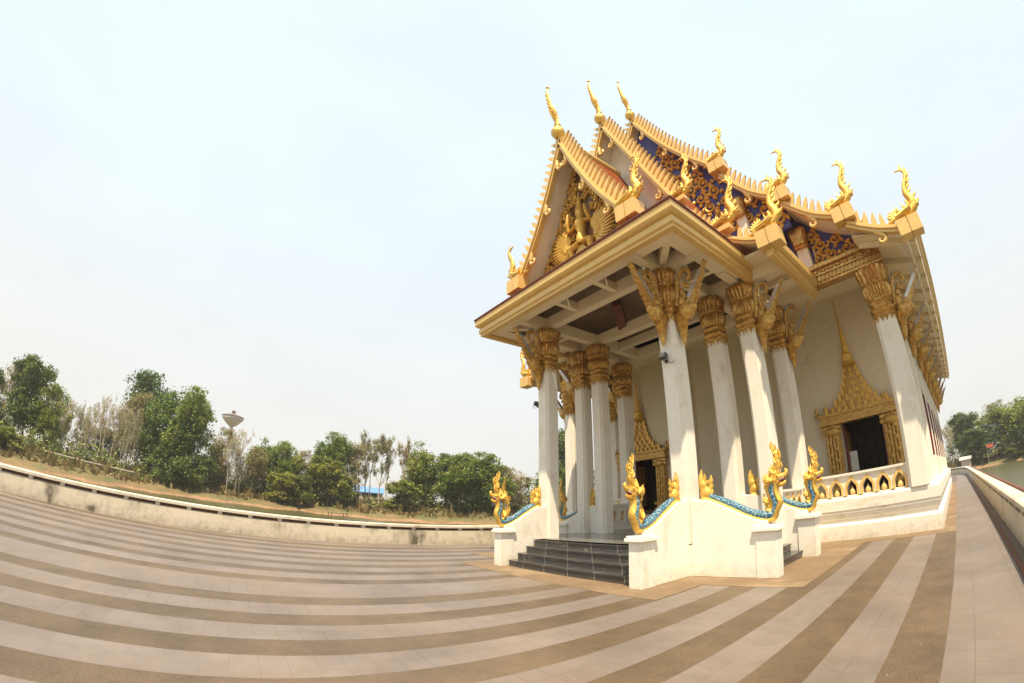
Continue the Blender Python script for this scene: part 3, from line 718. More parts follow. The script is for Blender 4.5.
for s in (1, -1):      # corner diagonals and short jack rafters
    X_ = (lambda x: x) if s > 0 else mir
    bm_((X_(NX), 8.28), (X_(ex - .1), 6.82), .18, 7.44, .26)
    for q in (11.7,): bm_((X_(WXc), q), (X_(e2 - .1), q), .14, 7.43, .2)
    for q in (9.4,): bm_((X_(NX), q), (X_(ex - .1), q), .16, 7.43, .24)
for x in (-6.9, -8.45): bm_((x, 6.85), (x, 8.28), .16, 7.43, .24)
for y in (11.7,): bm_((LN, y), (NX, y), .18, 7.42, .28)
mb = MB(); mb.box(mir(-4.4), -4.4, 7.6, 13.25, 7.92, 7.98); P('porch_ceiling', mb, 'board')
mb = MB(); mb.beam((-8.9, 10.9, 7.45), (-8.1, 9.6, 7.9), .3, .3); P('fallen_board', mb, 'redbrown')
# deep frieze above the hall columns with dentils
def frieze(a, c, z0=7.33, axis='x', at=0):
    mb = MB(); lo, hi = min(a, c), max(a, c)
    def bx(u0, u1, d0, d1, z0_, z1_):
        if axis == 'x': mb.box(u0, u1, at - d1, at - d0, z0_, z1_)
        else: mb.box(at + d0 * SG, at + d1 * SG, u0, u1, z0_, z1_) if SG > 0 else mb.box(at - d1, at - d0, u0, u1, z0_, z1_)
    SG = 1 if at > XC else -1
    bx(lo, hi, -.2, .10, z0, z0 + .62); bx(lo, hi, .102, .18, z0 + .30, z0 + .36); bx(lo, hi, .102, .22, z0 + .54, z0 + .66); bx(lo, hi, .102, .15, z0 + .02, z0 + .07)
    k = int((hi - lo) / .13)
    for i in range(k):
        u = lo + (i + .5) * (hi - lo) / k
        bx(u - .04, u + .04, .102, .16, z0 + .13, z0 + .28)
        if i % 2 == 0:
            if axis == 'x': mb.ball((u + .03, at - .11, z0 + .45), (.1, .05, .07), 8)
            else: mb.ball((at + SG * .11, u + .03, z0 + .45), (.05, .1, .07), 8)
    return mb
P('frieze', frieze(-4.6, -.55, axis='x', at=13.2), 'golddeep'); P('frieze', frieze(mir(-.55), mir(-4.6), axis='x', at=13.2), 'golddeep')
P('frieze', frieze(13.55, 37.2, axis='y', at=BX), 'golddeep'); P('frieze', frieze(13.55, 37.2, axis='y', at=LB), 'golddeep')

# ------------------------------------------------------------------ roofs
def both(f):
    for s in (1, -1): f(s)
def ux(u, s): return XC + s * u
def offs(prof, d):       # offset a (u,z) profile downward along its normal
    out = []
    for i in range(len(prof)):
        a, c = prof[max(i - 1, 0)], prof[min(i + 1, len(prof) - 1)]; dx, dz = c[0] - a[0], c[1] - a[1]; l = math.hypot(dx, dz)
        out.append((prof[i][0] + dz / l * d, prof[i][1] - dx / l * d))
    return out
def roof(prof, y0, y1, th=.12, name='roof_slope', apex=False):
    prof = spline(prof, 4); und = offs(prof, th)
    if apex: und[0] = (0, prof[0][1] - th * 2)
    for s in (1, -1):
        mb = MB(); k = len(prof); nseg = max(1, int((y1 - y0) / 3))
        for j, (a, c) in enumerate(((y0, y1),)):
            vs = [(ux(u, s), y, z) for y in (a, c) for u, z in prof] + [(ux(u, s), y, z) for y in (a, c) for u, z in und]
            fs = []; mi = []
            for i in range(k - 1):
                fs += [(i, i + 1, k + i + 1, k + i), (2 * k + i, 3 * k + i, 3 * k + i + 1, 2 * k + i + 1), (i, 2 * k + i, 2 * k + i + 1, i + 1), (k + i, k + i + 1, 3 * k + i + 1, 3 * k + i)]; mi += [0, 1, 1, 1]
            fs += [(k - 1, 3 * k - 1, 4 * k - 1, 2 * k - 1), (0, k, 3 * k, 2 * k)]; mi += [1, 1]
            mb.add(vs, fs); mb.m = mi
        P(name, mb, ['tile', 'white'], smooth=40)
def crocket(mb, x, y, z, dirx, dirz, nx, nz_, h, wd, th):
    # flame tooth: base along (dirx,dirz), grows along normal and leans up-slope
    lean = -.55
    def q(a, c): return (x + dirx * a + nx * c, z + dirz * a + nz_ * c)
    pts = [q(-wd / 2, 0), q(wd / 2, 0), q(wd * .42 + lean * h * .3, h * .45), q(lean * h * .62, h), q(-wd * .35 + lean * h * .4, h * .5)]
    mb.prism(pts, y - th / 2, y + th / 2)
def bargeboard(prof, y, wd=.19, th=.16, sp=.28, ch=.46, curls=3, crest=True):
    pr = spline(prof, 6)
    for s in (1, -1):
        lo = offs(pr, wd); mid = offs(pr, wd * .55); mb = MB()
        pf = pr + lo[::-1]
        mb.prism([(ux(u, s), z) for u, z in pf], y - th / 2, y + th / 2)
        mid2 = offs(pr, wd * .32)
        mb.prism([(ux(u, s), z) for u, z in mid2 + mid[::-1]], y - th / 2 - .05, y - th / 2 - .002)
        o = P('bargeboard', mb, 'goldflat')
        # length table
        ls = [0]
        for a, c in zip(pr, pr[1:]): ls.append(ls[-1] + math.hypot(c[0] - a[0], c[1] - a[1]))
        def at_(l):
            for i in range(len(pr) - 1):
                if l <= ls[i + 1] or i == len(pr) - 2:
                    f = (l - ls[i]) / (ls[i + 1] - ls[i]); a, c = pr[i], pr[i + 1]; d = (c[0] - a[0], c[1] - a[1]); n_ = math.hypot(*d)
                    return a[0] + d[0] * f, a[1] + d[1] * f, d[0] / n_, d[1] / n_
        if crest:
            mb = MB(); l = .3
            while l < ls[-1] - .25:
                u, z, du, dz = at_(l); crocket(mb, ux(u, s), y, z, s * du, dz, -s * dz, du, ch, sp * .66, .09); l += sp
            P('crocket_row', mb, 'goldflat', o)
        for c in range(curls):
            l = ls[-1] * (c + .75) / (curls + .25); u, z, du, dz = at_(min(l, ls[-1] - .05))
            bu, bz = u + dz * wd, z - du * wd     # lower edge point
            d = (-du, -dz); nn = (dz, -du)
            def q(a, b2): return (ux(bu + d[0] * a + nn[0] * b2, s), y - .02, bz + d[1] * a + nn[1] * b2)
            path = [q(.24, -.04), q(.08, .03), q(-.06, .08), q(-.11, .20), q(-.02, .27), q(.07, .22), q(.05, .15)]
            P('hook', MB().tube(spline(path, 4), [.075] * 8 + [.06] * 8 + [.045] * 8 + [.02], 8), 'goldflat', o, 60)
TA = [(0, 13.3), (.75, 11.45), (1.55, 9.85), (2.40, 8.55)]
TB = [(0, 15.95), (1.0, 13.6), (1.85, 11.6), (2.60, 10.0)]; TB2 = [(2.7, 9.55), (3.2, 8.8), (3.74, 8.3)]; TB3 = [(3.85, 8.1), (4.35, 7.8), (4.88, 7.6)]
TC = [(0, 18.0), (1.1, 15.7), (2.15, 14.0), (3.22, 12.65)]; TC2 = [(3.30, 12.2), (4.1, 11.0), (4.98, 10.25)]; TC3 = [(5.05, 9.95), (5.8, 9.15), (6.62, 8.65)]; TC4 = [(6.68, 8.35), (7.4, 7.85), (8.22, 7.5)]
YA, YB, YCc = 7.25, 9.7, 12.0
roof(TA, YA + .1, YB + .6, apex=True); roof(TB, YB + .1, 13.4, apex=True); roof(TC, YCc + .1, 37.6, apex=True)
roof(TB2, YB + .1, 13.3); roof(TB3, YB + .1, 13.3)
roof(TC2, YCc + .1, 37.4); roof(TC3, YCc + .1, 37.2); roof(TC4, YCc + .1, 37)
bargeboard(TA, YA, curls=3); bargeboard(TB, YB, curls=3); bargeboard(TC, YCc, curls=3)
bargeboard(TB2, YB, .18, .16, .22, .3, 0); bargeboard(TB3, YB, .18, .16, .22, .3, 0)
for q in (TC2, TC3, TC4): bargeboard(q, YCc, .22, .18, .26, .38, 1)
# riser strips closing the gaps between roof tiers
for (u, z1), (_, z0), y0 in ((TC[-1], TC2[0], YCc), (TC2[-1], TC3[0], YCc), (TC3[-1], TC4[0], YCc), (TB[-1], TB2[0], YB), (TB2[-1], TB3[0], YB)):
    for s in (1, -1):
        a, c = sorted((ux(u - .05, s), ux(u + .03, s))); P('tier_riser', MB().box(a, c, y0 + .15, 37 if y0 == YCc else 13.3, z0 - .1, z1 - .02), 'soffit')
# skirt roof of the porch (hipped)
mb = MB(); a0, a1 = mir(ex) - .17, ex + .17; i0, i1 = ux(-2.45, 1), ux(2.45, 1); y0, y1, y2 = ey - .17, 7.45, 10.9
vs = [(a0, y0, 7.64), (a1, y0, 7.64), (a1, y2, 7.64), (a0, y2, 7.64), (i0, y1, 8.36), (i1, y1, 8.36), (i1, y2, 8.36), (i0, y2, 8.36)]
vs += [(x, y, z - .08) for x, y, z in vs]
mb.add(vs, [(0, 1, 5, 4), (1, 2, 6, 5), (3, 0, 4, 7), (8, 12, 13, 9), (9, 13, 14, 10), (11, 15, 12, 8), (0, 8, 9, 1), (1, 9, 10, 2), (3, 11, 8, 0), (4, 5, 13, 12), (5, 6, 14, 13), (7, 4, 12, 15)])
P('skirt_roof', mb, 'tile')
# side eaves of the hall: fascia boards, rafters
for s in (1, -1):
    mb = MB(); xo = ux(8.42, s)
    a, c = sorted((ux(8.30, s), ux(8.40, s))); mb.box(a, c, 12.1, 37, 7.30, 7.52)
    o = P('side_fascia', mb, 'soffit')
    mb = MB(); a, c = sorted((ux(8.403, s), ux(8.47, s))); mb.box(a, c, 12.1, 37, 7.47, 7.60); P('eave_edge', mb, 'goldflat', o)
    mb = MB(); a, c = sorted((ux(8.0, s), ux(8.08, s))); mb.box(a, c, 12.2, 37, 7.18, 7.32); P('purlin', mb, 'white', o)
    for i in range(17):
        y = 12.6 + i * 1.475; mb = MB(); mb.beam((ux(6.7, s), y, 7.88), (ux(8.29, s), y, 7.38), .10, .16); P('rafter', mb, 'soffit', o)
# underside boards of the hall verandah eave
for s in (1, -1):
    mb = MB()
    vs = [(ux(6.6, s), 12.15, 7.95), (ux(8.28, s), 12.15, 7.42), (ux(8.28, s), 37, 7.42), (ux(6.6, s), 37, 7.95)]
    vs += [(x, y, z - .03) for x, y, z in vs]
    mb.add(vs, [(0, 1, 2, 3), (7, 6, 5, 4), (0, 4, 5, 1), (1, 5, 6, 2), (2, 6, 7, 3), (3, 7, 4, 0)])
    P('eave_soffit', mb, 'soffit')
# pediments
def ped(prof, y, zb, inset, mat, name, th=.12):
    pr = offs(spline(prof, 5), inset); pr = [(max(u, 0), z) for u, z in pr]
    pr = [p_ for p_ in pr if p_[1] > zb]
    u_end = pr[-1][0] + .05
    poly = [(ux(u, 1), z) for u, z in pr] + [(ux(u_end, 1), zb), (ux(u_end, -1), zb)] + [(ux(u, -1), z) for u, z in pr[::-1][:-1]]
    return P(name, MB().prism(poly, y, y + th), mat)
ped(TA, 7.98, 8.0, .04, 'pedback', 'front_pediment')
ped(TB, 10.4, 10.1, .12, 'white', 'middle_pediment')
allC = TC + TC2 + TC3 + TC4
poly = [(ux(u, 1), z) for u, z in offs(TC, .1)[0:]] ; 
rp_ = [(max(u, 0), z) for u, z in offs(TC, .12) + offs(TC2, .12) + offs(TC3, .12) + offs(TC4, .12)[:2]]
rp_ = [rp_[0]] + [p_ for p_ in rp_[1:]]
poly = [(ux(u, 1), z) for u, z in rp_] + [(ux(7.4, 1), 7.9), (ux(-7.4, 1), 7.9)] + [(ux(-u, 1), z) for u, z in rp_[:0:-1]]
P('main_pediment', MB().prism(poly, 13.3, 13.45), 'blue')
# scrollwork reliefs: spirals with leaf tips
def spiral(mb, cx, cz, y, r, hand, ph, tr, turns=1.35, n_=12, tail=None):
    pts = []; rad = []
    if tail: pts.append((tail[0], y, tail[1])); rad.append(tr * .5)
    for i in range(n_):
        u = i / (n_ - 1); a = ph + hand * turns * 2 * math.pi * u; q = r * (1 - .82 * u)
        pts.append((cx + q * math.cos(a), y - .02 * u - .01, cz + q * math.sin(a))); rad.append(tr * (1 - .35 * u))
    mb.tube(pts, rad, 6); mb.ball((cx, y - .04, cz), (r * .22, .05, r * .22), 6)
    for k in range(4):
        a = ph + hand * (k * 1.25 + .3); x0, z0 = cx + r * math.cos(a), cz + r * math.sin(a); x1, z1 = cx + r * 1.5 * math.cos(a + hand * .45), cz + r * 1.5 * math.sin(a + hand * .45)
        mb.tube([(x0, y - .01, z0), ((x0 + x1) / 2 + .02, y - .035, (z0 + z1) / 2), (x1, y, z1)], [tr * .9, tr * 1.1, .006], 5)
def inside(prof, u, z, m_=.0):
    for a, c in zip(prof, prof[1:]):
        if a[0] <= u <= c[0] and z < a[1] + (c[1] - a[1]) * (u - a[0]) / max(1e-6, c[0] - a[0]) - m_: return True
    return False
def scroll_fill(name, prof, y, zb, r, m_, u_lo=0, u_hi=9, tr=.035, mat='gold', excl=None):
    for s in (1, -1):
        mb = MB(); j = 0; z = zb + r
        while z < prof[0][1]:
            u = u_lo + r * (1.0 if j % 2 == 0 else 1.9); i = 0
            while u < u_hi:
                if inside(prof, u, z, m_) and not (excl and excl(u, z)):
                    spiral(mb, ux(u, s), z, y, r * .82, s * (1 if (i + j) % 2 else -1), rnd.uniform(-.4, .4) + 1.57, tr)
                u += r * 1.95; i += 1
            z += r * 1.75; j += 1
        if mb.v: P(name, mb, mat, smooth=60)
scroll_fill('pediment_scrollwork', [(u, z) for u, z in TA], 7.96, 8.15, .185, .10, 0, tr=.048, mat='gold', excl=lambda u, z: u < .36 and z < 10.9)
scroll_fill('gable_scrollwork', allC, 13.27, 8.0, .25, .22, 5.0, 6.7, .06, 'gold', excl=lambda u, z: not 5.1 < u < 6.6)
up_ = [(max(u, 0), z) for u, z in offs(TC, .12) + offs(TC2, .12)]
P('upper_gable_panel', MB().prism([(ux(u, 1), z) for u, z in up_] + [(ux(4.9, 1), 9.3), (ux(-4.9, 1), 9.3)] + [(ux(-u, 1), z) for u, z in up_[:0:-1]], 12.45, 12.6), 'blue')
scroll_fill('gable_scrollwork', TC + TC2, 12.43, 9.4, .33, .34, .4, 4.75, .07, 'gold', excl=lambda u, z: inside(TB + TB2, u, z, .15) or 3.2 < u < 3.6 and z < 11)
for s in (1, -1):
    x = ux(3.4, s); o = P('gable_pilaster', MB().box(x - .17, x + .17, 12.2, 12.447, 9.2, 10.5), 'white')
    P('pilaster_capital', MB().lathe([(.22, 0), (.25, .06), (.22, .12), (.25, .2), (.23, .26), (.27, .42), (.31, .58), (.28, .7)], 40, (x, 12.3, 10.3), lambda q, z: sq(q, 4) * (1 - .05 * abs(math.sin(10 * q)))), 'golddeep', o, 40)
# winged guardian relief on the front gable
mb = MB(); gx, gz, gy = XC, 8.9, 7.87
mb.lathe([(.15, 0), (.18, .12), (.15, .3), (.12, .42), (.16, .6), (.19, .78), (.15, .92), (.09, .98), (.12, 1.05), (.15, 1.15), (.13, 1.26), (.15, 1.29), (.11, 1.38), (.12, 1.4), (.07, 1.55), (.075, 1.57), (.04, 1.75), (.015, 2.1)], 14, (gx, gy, gz + .15))
for s in (-1, 1):
    mb.tube([(gx + s * .2, gy, gz + .95), (gx + s * .46, gy - .08, gz + .78), (gx + s * .40, gy - .14, gz + 1.15), (gx + s * .36, gy - .14, gz + 1.4)], [.09, .075, .06, .04], 8)
    mb.tube([(gx + s * .12, gy, gz + .2), (gx + s * .42, gy - .08, gz + .08), (gx + s * .36, gy - .04, gz - .35), (gx + s * .5, gy - .1, gz - .42)], [.13, .12, .07, .05], 8)
    for rr_, n_, ph0, ph1, ln in ((.35, 9, -.5, .95, .62), (.55, 11, -.75, .85, .95), (.8, 12, -.9, .6, 1.05)):
        for k in range(n_):
            a = ph0 + (ph1 - ph0) * k / (n_ - 1); x0, z0 = gx + s * (.3 + .1 * math.cos(a)), gz + .35 + .1 * math.sin(a)
            l = ln * (1 - .25 * abs(a))
            mb.tube([(x0 + s * rr_ * .3, gy + .02 - rr_ * .03, z0 + rr_ * .3 * math.sin(a)), (x0 + s * l * .6 * math.cos(a), gy - .05, z0 + l * .65 * math.sin(a)), (x0 + s * l * math.cos(a), gy - .02, z0 + l * math.sin(a) + .12)], [.05, .06, .012], 5)
for k in range(9):
    a = -2.6 + 2.1 * k / 8; mb.tube([(gx, gy, gz + .1), (gx + .35 * math.cos(a), gy - .04, gz - .1 + .3 * math.sin(a)), (gx + .62 * math.cos(a), gy, gz - .1 + .5 * math.sin(a))], [.07, .06, .012], 5)
for k in range(14):   # flame arch behind the figure
    a = -.15 + (math.pi + .3) * k / 13; x, z = gx + .62 * math.cos(a), gz + 1.35 + 1.05 * math.sin(a)
    if inside(TA, abs(x - gx), z, .5): mb.tube([(x, gy + .06, z), (x + .1 * math.cos(a), gy + .02, z + .12), (x + .08 * math.cos(a), gy + .05, z + .28)], [.07, .05, .01], 5)
mb.xform(Matrix.Translation((gx, gy, gz)) @ Matrix.Diagonal((1.05, 1.25, 1.0, 1)) @ Matrix.Translation((-gx, -gy, -gz)))
P('winged_guardian_relief', mb, 'gold', smooth=50)
# short pilasters and framed panels of the lower gable
for u0, z0, z1 in ((4.86, 7.98, 9.45), (6.85, 7.98, 8.30)):
    for s in (1, -1):
        mb = MB(); x = ux(u0, s); mb.box(x - .19, x + .19, 13.02, 13.298, z0, z1 - .02); o = P('gable_pilaster', mb, 'white')
        mb = MB(); zb = z1 - .75 if u0 < 5 else z0 + .02
        mb.lathe([(.24, 0), (.27, .06), (.24, .12), (.27, .2), (.25, .26), (.29, .42), (.33, .58), (.3, .7)], 40, (x, 13.12, zb), lambda q, z: sq(q, 4) * (1 - .05 * abs(math.sin(10 * q)))); P('pilaster_capital', mb, 'golddeep', o, 40)
for s in (1, -1):
    mb = MB()
    for a, c, z1 in ((5.15, 6.55, 8.75),):
        for q0, q1, w0, w1 in ((a, c, 7.99, 8.05), (a, a + .06, 8.05, z1), (c - .06, c, 8.05, z1)):
            x0, x1 = sorted((ux(q0, s), ux(q1, s))); mb.box(x0, x1, 13.25, 13.297, w0, w1)
    P('panel_frame', mb, 'goldflat')
# ridge caps
mb = MB()
for z, y0, y1 in ((13.3, YA, YB + .5), (15.95, YB, 13.4), (18.0, YCc, 37.6)): mb.tube([(XC, y0, z + .0), (XC, y1, z + .0)], .12, 10)
P('ridge_cap', mb, 'goldflat', smooth=60)

# finials: chofa (on each gable peak) and naga heads on the eave blocks
mb = MB()
mb.lathe([(.10, -.30), (.16, -.22), (.235, -.08), (.25, .04), (.21, .14), (.17, .16), (.18, .2), (.12, .25), (.10, .32), (.13, .38), (.07, .46)], 16)
path = spline([(0, .0, .38), (0, -.02, .68), (0, -.13, 1.0), (0, -.27, 1.4), (0, -.36, 1.85), (0, -.38, 2.2), (0, -.31, 2.42)], 4)
rad = [lerp_tab([(0, .10), (.2, .12), (.38, .155), (.5, .10), (.75, .065), (.93, .04), (1, .045)], i / (len(path) - 1)) for i in range(len(path))]
mb.tube(path, rad, 8, .7)
for i, (z, y, l) in enumerate(((.72, -.04, .22), (.88, -.1, .24), (1.04, -.16, .22), (1.22, -.22, .18), (1.42, -.28, .15), (1.64, -.32, .13), (1.86, -.36, .11))):
    mb.tube([(0, y, z), (0, y - l * .7, z + .03), (0, y - l, z + .14)], [.07, .05, .008], 6, .6)
mb.ball((0, -.33, 2.46), (.06, .09, .06), 8)
CHO = mb.mesh('roof_finial', 'gold', 50)
for z, y in ((13.45, YA - .08), (16.1, YB - .08), (18.15, YCc - .08)):
    link('roof_finial', CHO, T, (XC, y, z + .12))
mb = MB()
path = spline([(-.62, 0, .10), (-.3, 0, .16), (.05, 0, .17), (.32, 0, .26), (.40, 0, .50), (.32, 0, .78), (.38, 0, 1.05), (.53, 0, 1.3), (.56, 0, 1.5), (.44, 0, 1.62), (.28, 0, 1.63)], 4)
rad = [lerp_tab([(0, .03), (.12, .10), (.3, .135), (.42, .125), (.55, .095), (.68, .07), (.82, .045), (.95, .028), (1, .012)], i / (len(path) - 1)) for i in range(len(path))]
mb.tube(path, rad, 8, .8)
for (x, z, a, l) in ((.44, .45, -.2, .2), (.42, .62, .1, .2), (.36, .8, .2, .18), (.40, .98, .2, .15), (.50, 1.16, .2, .13), (.58, 1.34, .5, .12), (.58, 1.5, .8, .1), (.5, 1.6, 1.2, .09)):
    mb.tube([(x, 0, z), (x + l * .7 * math.cos(a), 0, z + l * .7 * math.sin(a) + .03), (x + l * math.cos(a), 0, z + l * math.sin(a) + .12)], [.06, .045, .006], 6, .6)
for k in range(6):      # raised fan behind the coil
    a = 1.2 + .28 * k; mb.tube([(-.25, 0, .1), (-.25 + .2 * math.cos(a), 0, .14 + .2 * math.sin(a)), (-.25 + .34 * math.cos(a), 0, .14 + .38 * math.sin(a))], [.08, .06, .008], 6, .7)
for y in (-.16, .16): mb.tube(spline([(-.3, y, .12), (0, y, .2), (.22, y * .7, .34), (.2, y * .5, .55)], 4), [.08] * 9 + [.05] * 3 + [.02], 6)
for (x, z, r) in ((.2, .2, .12), (.02, .2, .11), (-.2, .16, .1)): mb.ball((x, 0, z), (r, r * 1.25, r), 8)
for (x, z, a, l) in ((.42, .32, .2, .16), (.1, .3, 1.9, .18), (-.1, .26, 2.0, .18)):
    for y in (-.05, .05): mb.tube([(x, y, z), (x + l * .6 * math.cos(a), y * 1.6, z + l * .6 * math.sin(a)), (x + l * math.cos(a), y, z + l * math.sin(a) + .1)], [.05, .04, .005], 5)
mb.xform(Matrix.Scale(.9, 4))
HH = mb.mesh('eave_naga', 'gold', 50)
BLK = MB().box(-.32, -.015, -.22, .22, -.46, 0).box(.015, .32, -.22, .22, -.46, 0).box(-.28, .28, -.19, .19, -.42, -.05).mesh('eave_block', 'goldflat')
BLS = MB().box(-.22, .22, -.16, .16, -.14, 0).mesh('eave_block', 'goldflat')
for (u, z), y in ((TA[-1], YA), (TB[-1], YB), (TB2[-1], YB), (TB3[-1], YB), (TC[-1], YCc), (TC2[-1], YCc), (TC3[-1], YCc), (TC4[-1], YCc)):
    for s in (1, -1):
        o = link('eave_block', BLK if (u, z) not in (TB[-1], TB2[-1]) else BLS, T, (ux(u + .02, s), y - .05, z + .12)); link('eave_naga', HH, o, (ux(u + .02, s), y - .05, z + .12), (0, 0, 0 if s > 0 else math.pi))

# ------------------------------------------------------------------ naga sculptures on the stair walls
NAGA = {}
def naga(label, loc, rz, Lc):
    root = thing('naga_sculpture', label, 'sculpture', loc, rz, 'naga sculptures on the stair walls')
    key = round(Lc, 2)
    if key not in NAGA:
        ts = [.20, .28, .36, .44, .52, .60, .68, .76, .84, .90]
        body = [(Lc * q, 0, zc(q) + .035) for q in ts] + [(Lc * .965, 0, .21), (Lc * .985, 0, .38), (Lc * .955, 0, .55), (Lc * .95, 0, .68), (Lc * .99, 0, .78)]
        bp = spline(body, 3); k = len(bp)
        mb = MB().tube(bp, [lerp_tab([(0, .05), (.15, .068), (.6, .08), (.75, .072), (1, .058)], i / (k - 1)) for i in range(k)], 12, 1.05)
        mbody = mb.mesh('body', 'scale', 60)
        mb = MB()     # gold belly band and dorsal edge
        mb.tube([(x + (.09 if z > .33 and x > Lc * .9 else 0), 0, z - (.085 if not (z > .33 and x > Lc * .9) else 0)) for x, y, z in bp], [.055] * k, 8, 1.5)
        for i, (x, y, z) in enumerate(bp[int(k * .70):]):
            mb.tube([(x - .05, 0, z - .02), (x - .11, 0, z + .03), (x - .13, 0, z + .12)], [.045, .035, .006], 6, .7)
        belly = mb.mesh('belly_band', 'gold', 50)
        mb = MB()     # tail flame against the column
        x0, z0 = Lc * .17, .56
        mb.ball((x0 - .02, 0, z0 - .02), (.13, .12, .14), 10); mb.ball((x0 - .0, 0, z0 + .16), (.14, .10, .15), 10); mb.ball((x0 - .05, 0, z0 + .32), (.11, .08, .14), 10); mb.ball((x0, 0, z0 - .16), (.09, .1, .12), 10)
        mb.tube(spline([(x0 - .06, 0, z0 + .3), (x0 - .10, 0, z0 + .48), (x0 - .07, 0, z0 + .66)], 4), [.09, .085, .08, .07, .06, .05, .035, .02, .008], 8, .7)
        for a, q in ((.1, 0), (.5, .12), (.7, .24), (.9, .36)):
            mb.tube([(x0 + .06, 0, z0 + q), (x0 + .15, 0, z0 + q + .05), (x0 + .15, 0, z0 + q + .16)], [.06, .05, .006], 6, .7)
        g_ = random.Random(3)
        for i in range(40):
            u = g_.random(); x = x0 - .04 + g_.uniform(-.09, .12) * (1.1 - u); z = z0 - .12 + .62 * u; y = g_.uniform(-.08, .08) * (1 - .6 * u); r = .04 * (1 - .4 * u)
            mb.tube([(x - .01, y, z - .04), (x + .02, y * 1.2, z), (x + .01, y, z + .09)], [r, r * .8, .005], 5)
        tail = mb.mesh('tail_flame', 'gold', 50)
        mb = MB()     # head: skull, snout, jaw, tall flame crest
        hx_, hz = Lc * .99, .82
        mb.ball((hx_, 0, hz), (.12, .085, .11), 12)
        mb.tube(spline([(hx_ + .04, 0, hz + .03), (hx_ + .15, 0, hz + .04), (hx_ + .23, 0, hz + .08), (hx_ + .25, 0, hz + .15), (hx_ + .21, 0, hz + .17)], 3), [.08, .075, .07, .065, .06, .055, .048, .04, .035, .03, .025, .02, .012], 8, 1.0)
        mb.tube(spline([(hx_ + .0, 0, hz - .08), (hx_ + .10, 0, hz - .10), (hx_ + .19, 0, hz - .08), (hx_ + .22, 0, hz - .03)], 3), [.06, .058, .055, .05, .046, .042, .036, .03, .02, .01], 8, 1.0)
        for s in (-1, 1):
            mb.ball((hx_ + .08, s * .065, hz + .065), .03, 8)
            for q in range(3):
                a = 2.5 + q * .4; mb.tube([(hx_ - .04, s * .06, hz - .02), (hx_ - .04 + .12 * math.cos(a), s * .09, hz + .10 * math.sin(a)), (hx_ - .04 + .19 * math.cos(a), s * .08, hz + .17 * math.sin(a) + .03)], [.05, .04, .006], 6)
        cp = spline([(hx_ - .03, 0, hz + .06), (hx_ + .05, 0, hz + .20), (hx_ + .09, 0, hz + .34), (hx_ + .08, 0, hz + .46), (hx_ + .03, 0, hz + .57), (hx_ - .03, 0, hz + .66)], 4)
        mb.tube(cp, [lerp_tab([(0, .085), (.25, .075), (.55, .055), (.8, .032), (1, .005)], i / (len(cp) - 1)) for i in range(len(cp))], 8, .6)
        g_ = random.Random(5)
        for i in range(60):     # carved leaf lumps all over crest and mane
            u = g_.random() ** 1.2; x, _, z = cp[int(u * (len(cp) - 1))]; wq = lerp_tab([(0, .10), (.4, .085), (.8, .045), (1, .01)], u); sd2 = g_.choice((-1, 1)); x += sd2 * wq * g_.uniform(.3, 1); r = .036 * (1 - .5 * u); y = g_.uniform(-.05, .05) * (1 - u)
            mb.tube([(x - sd2 * .03, y, z - .04), (x + sd2 * r * .4, y * 1.3, z + .01), (x + sd2 * r * .3, y, z + .09)], [r, r * .8, .005], 6)
        for i in range(16):     # mane down the back of the neck
            u = g_.random(); x = Lc * .95 - .09 - .05 * math.sin(u * 3); z = .2 + .6 * u; y = g_.uniform(-.05, .05); r = g_.uniform(.035, .06)
            mb.tube([(x + .05, y, z - .04), (x - r * .4, y, z), (x - r * .6, y * .6, z + .1)], [r, r * .8, .006], 6)
        head = mb.mesh('head', 'gold', 50)
        mb = MB(); mb.tube([(hx_ + .05, 0, hz - .035), (hx_ + .15, 0, hz - .025), (hx_ + .205, 0, hz + .015)], [.045, .04, .018], 8, 1.1); mouth = mb.mesh('mouth', 'mouth', 50)
        tt = []
        for s in (-1, 1):
            mb = MB()
            for q in range(4): mb.tube([(hx_ + .09 + q * .034, s * .05, hz - .0 + q * .01), (hx_ + .093 + q * .034, s * .05, hz - .04 + q * .01)], [.011, .002], 5)
            mb.beam((hx_ + .08, s * .05, hz + .004), (hx_ + .2, s * .05, hz + .035), .008, .012); tt.append(mb.mesh('teeth', 'teeth'))
        NAGA[key] = (mbody, belly, tail, head, mouth, tt)
    a = NAGA[key]
    b0 = link('body', a[0], root, world=False); link('belly_band', a[1], b0, world=False); link('tail_flame', a[2], root, world=False)
    h_ = link('head', a[3], root, world=False); link('mouth', a[4], h_, world=False); [link('teeth', q, h_, world=False) for q in a[5]]
    return root
naga('blue and gold naga on the right front stair wall, nearest the black steps', (NX + .06, 8.04, 1.0), F_, 1.62)
naga('blue and gold naga on the left front stair wall, in front of the leftmost column', (LN + .06, 8.04, 1.0), F_, 1.56)
naga('blue naga on the near side stair wall, its tail at the right corner column', (-5.12, 8.2, 1.0), R_, 1.88)
naga('blue naga on the far side stair wall, just left of the arched balustrade', (-5.12, 10.66, 1.0), R_, 1.88)
naga('half hidden naga whose gold head rises just behind the left front naga', (mir(-5.12), 8.2, 1.0), L_, 1.88)
naga('farthest naga, only a bit of blue body showing between the left columns', (mir(-5.12), 10.66, 1.0), L_, 1.88)
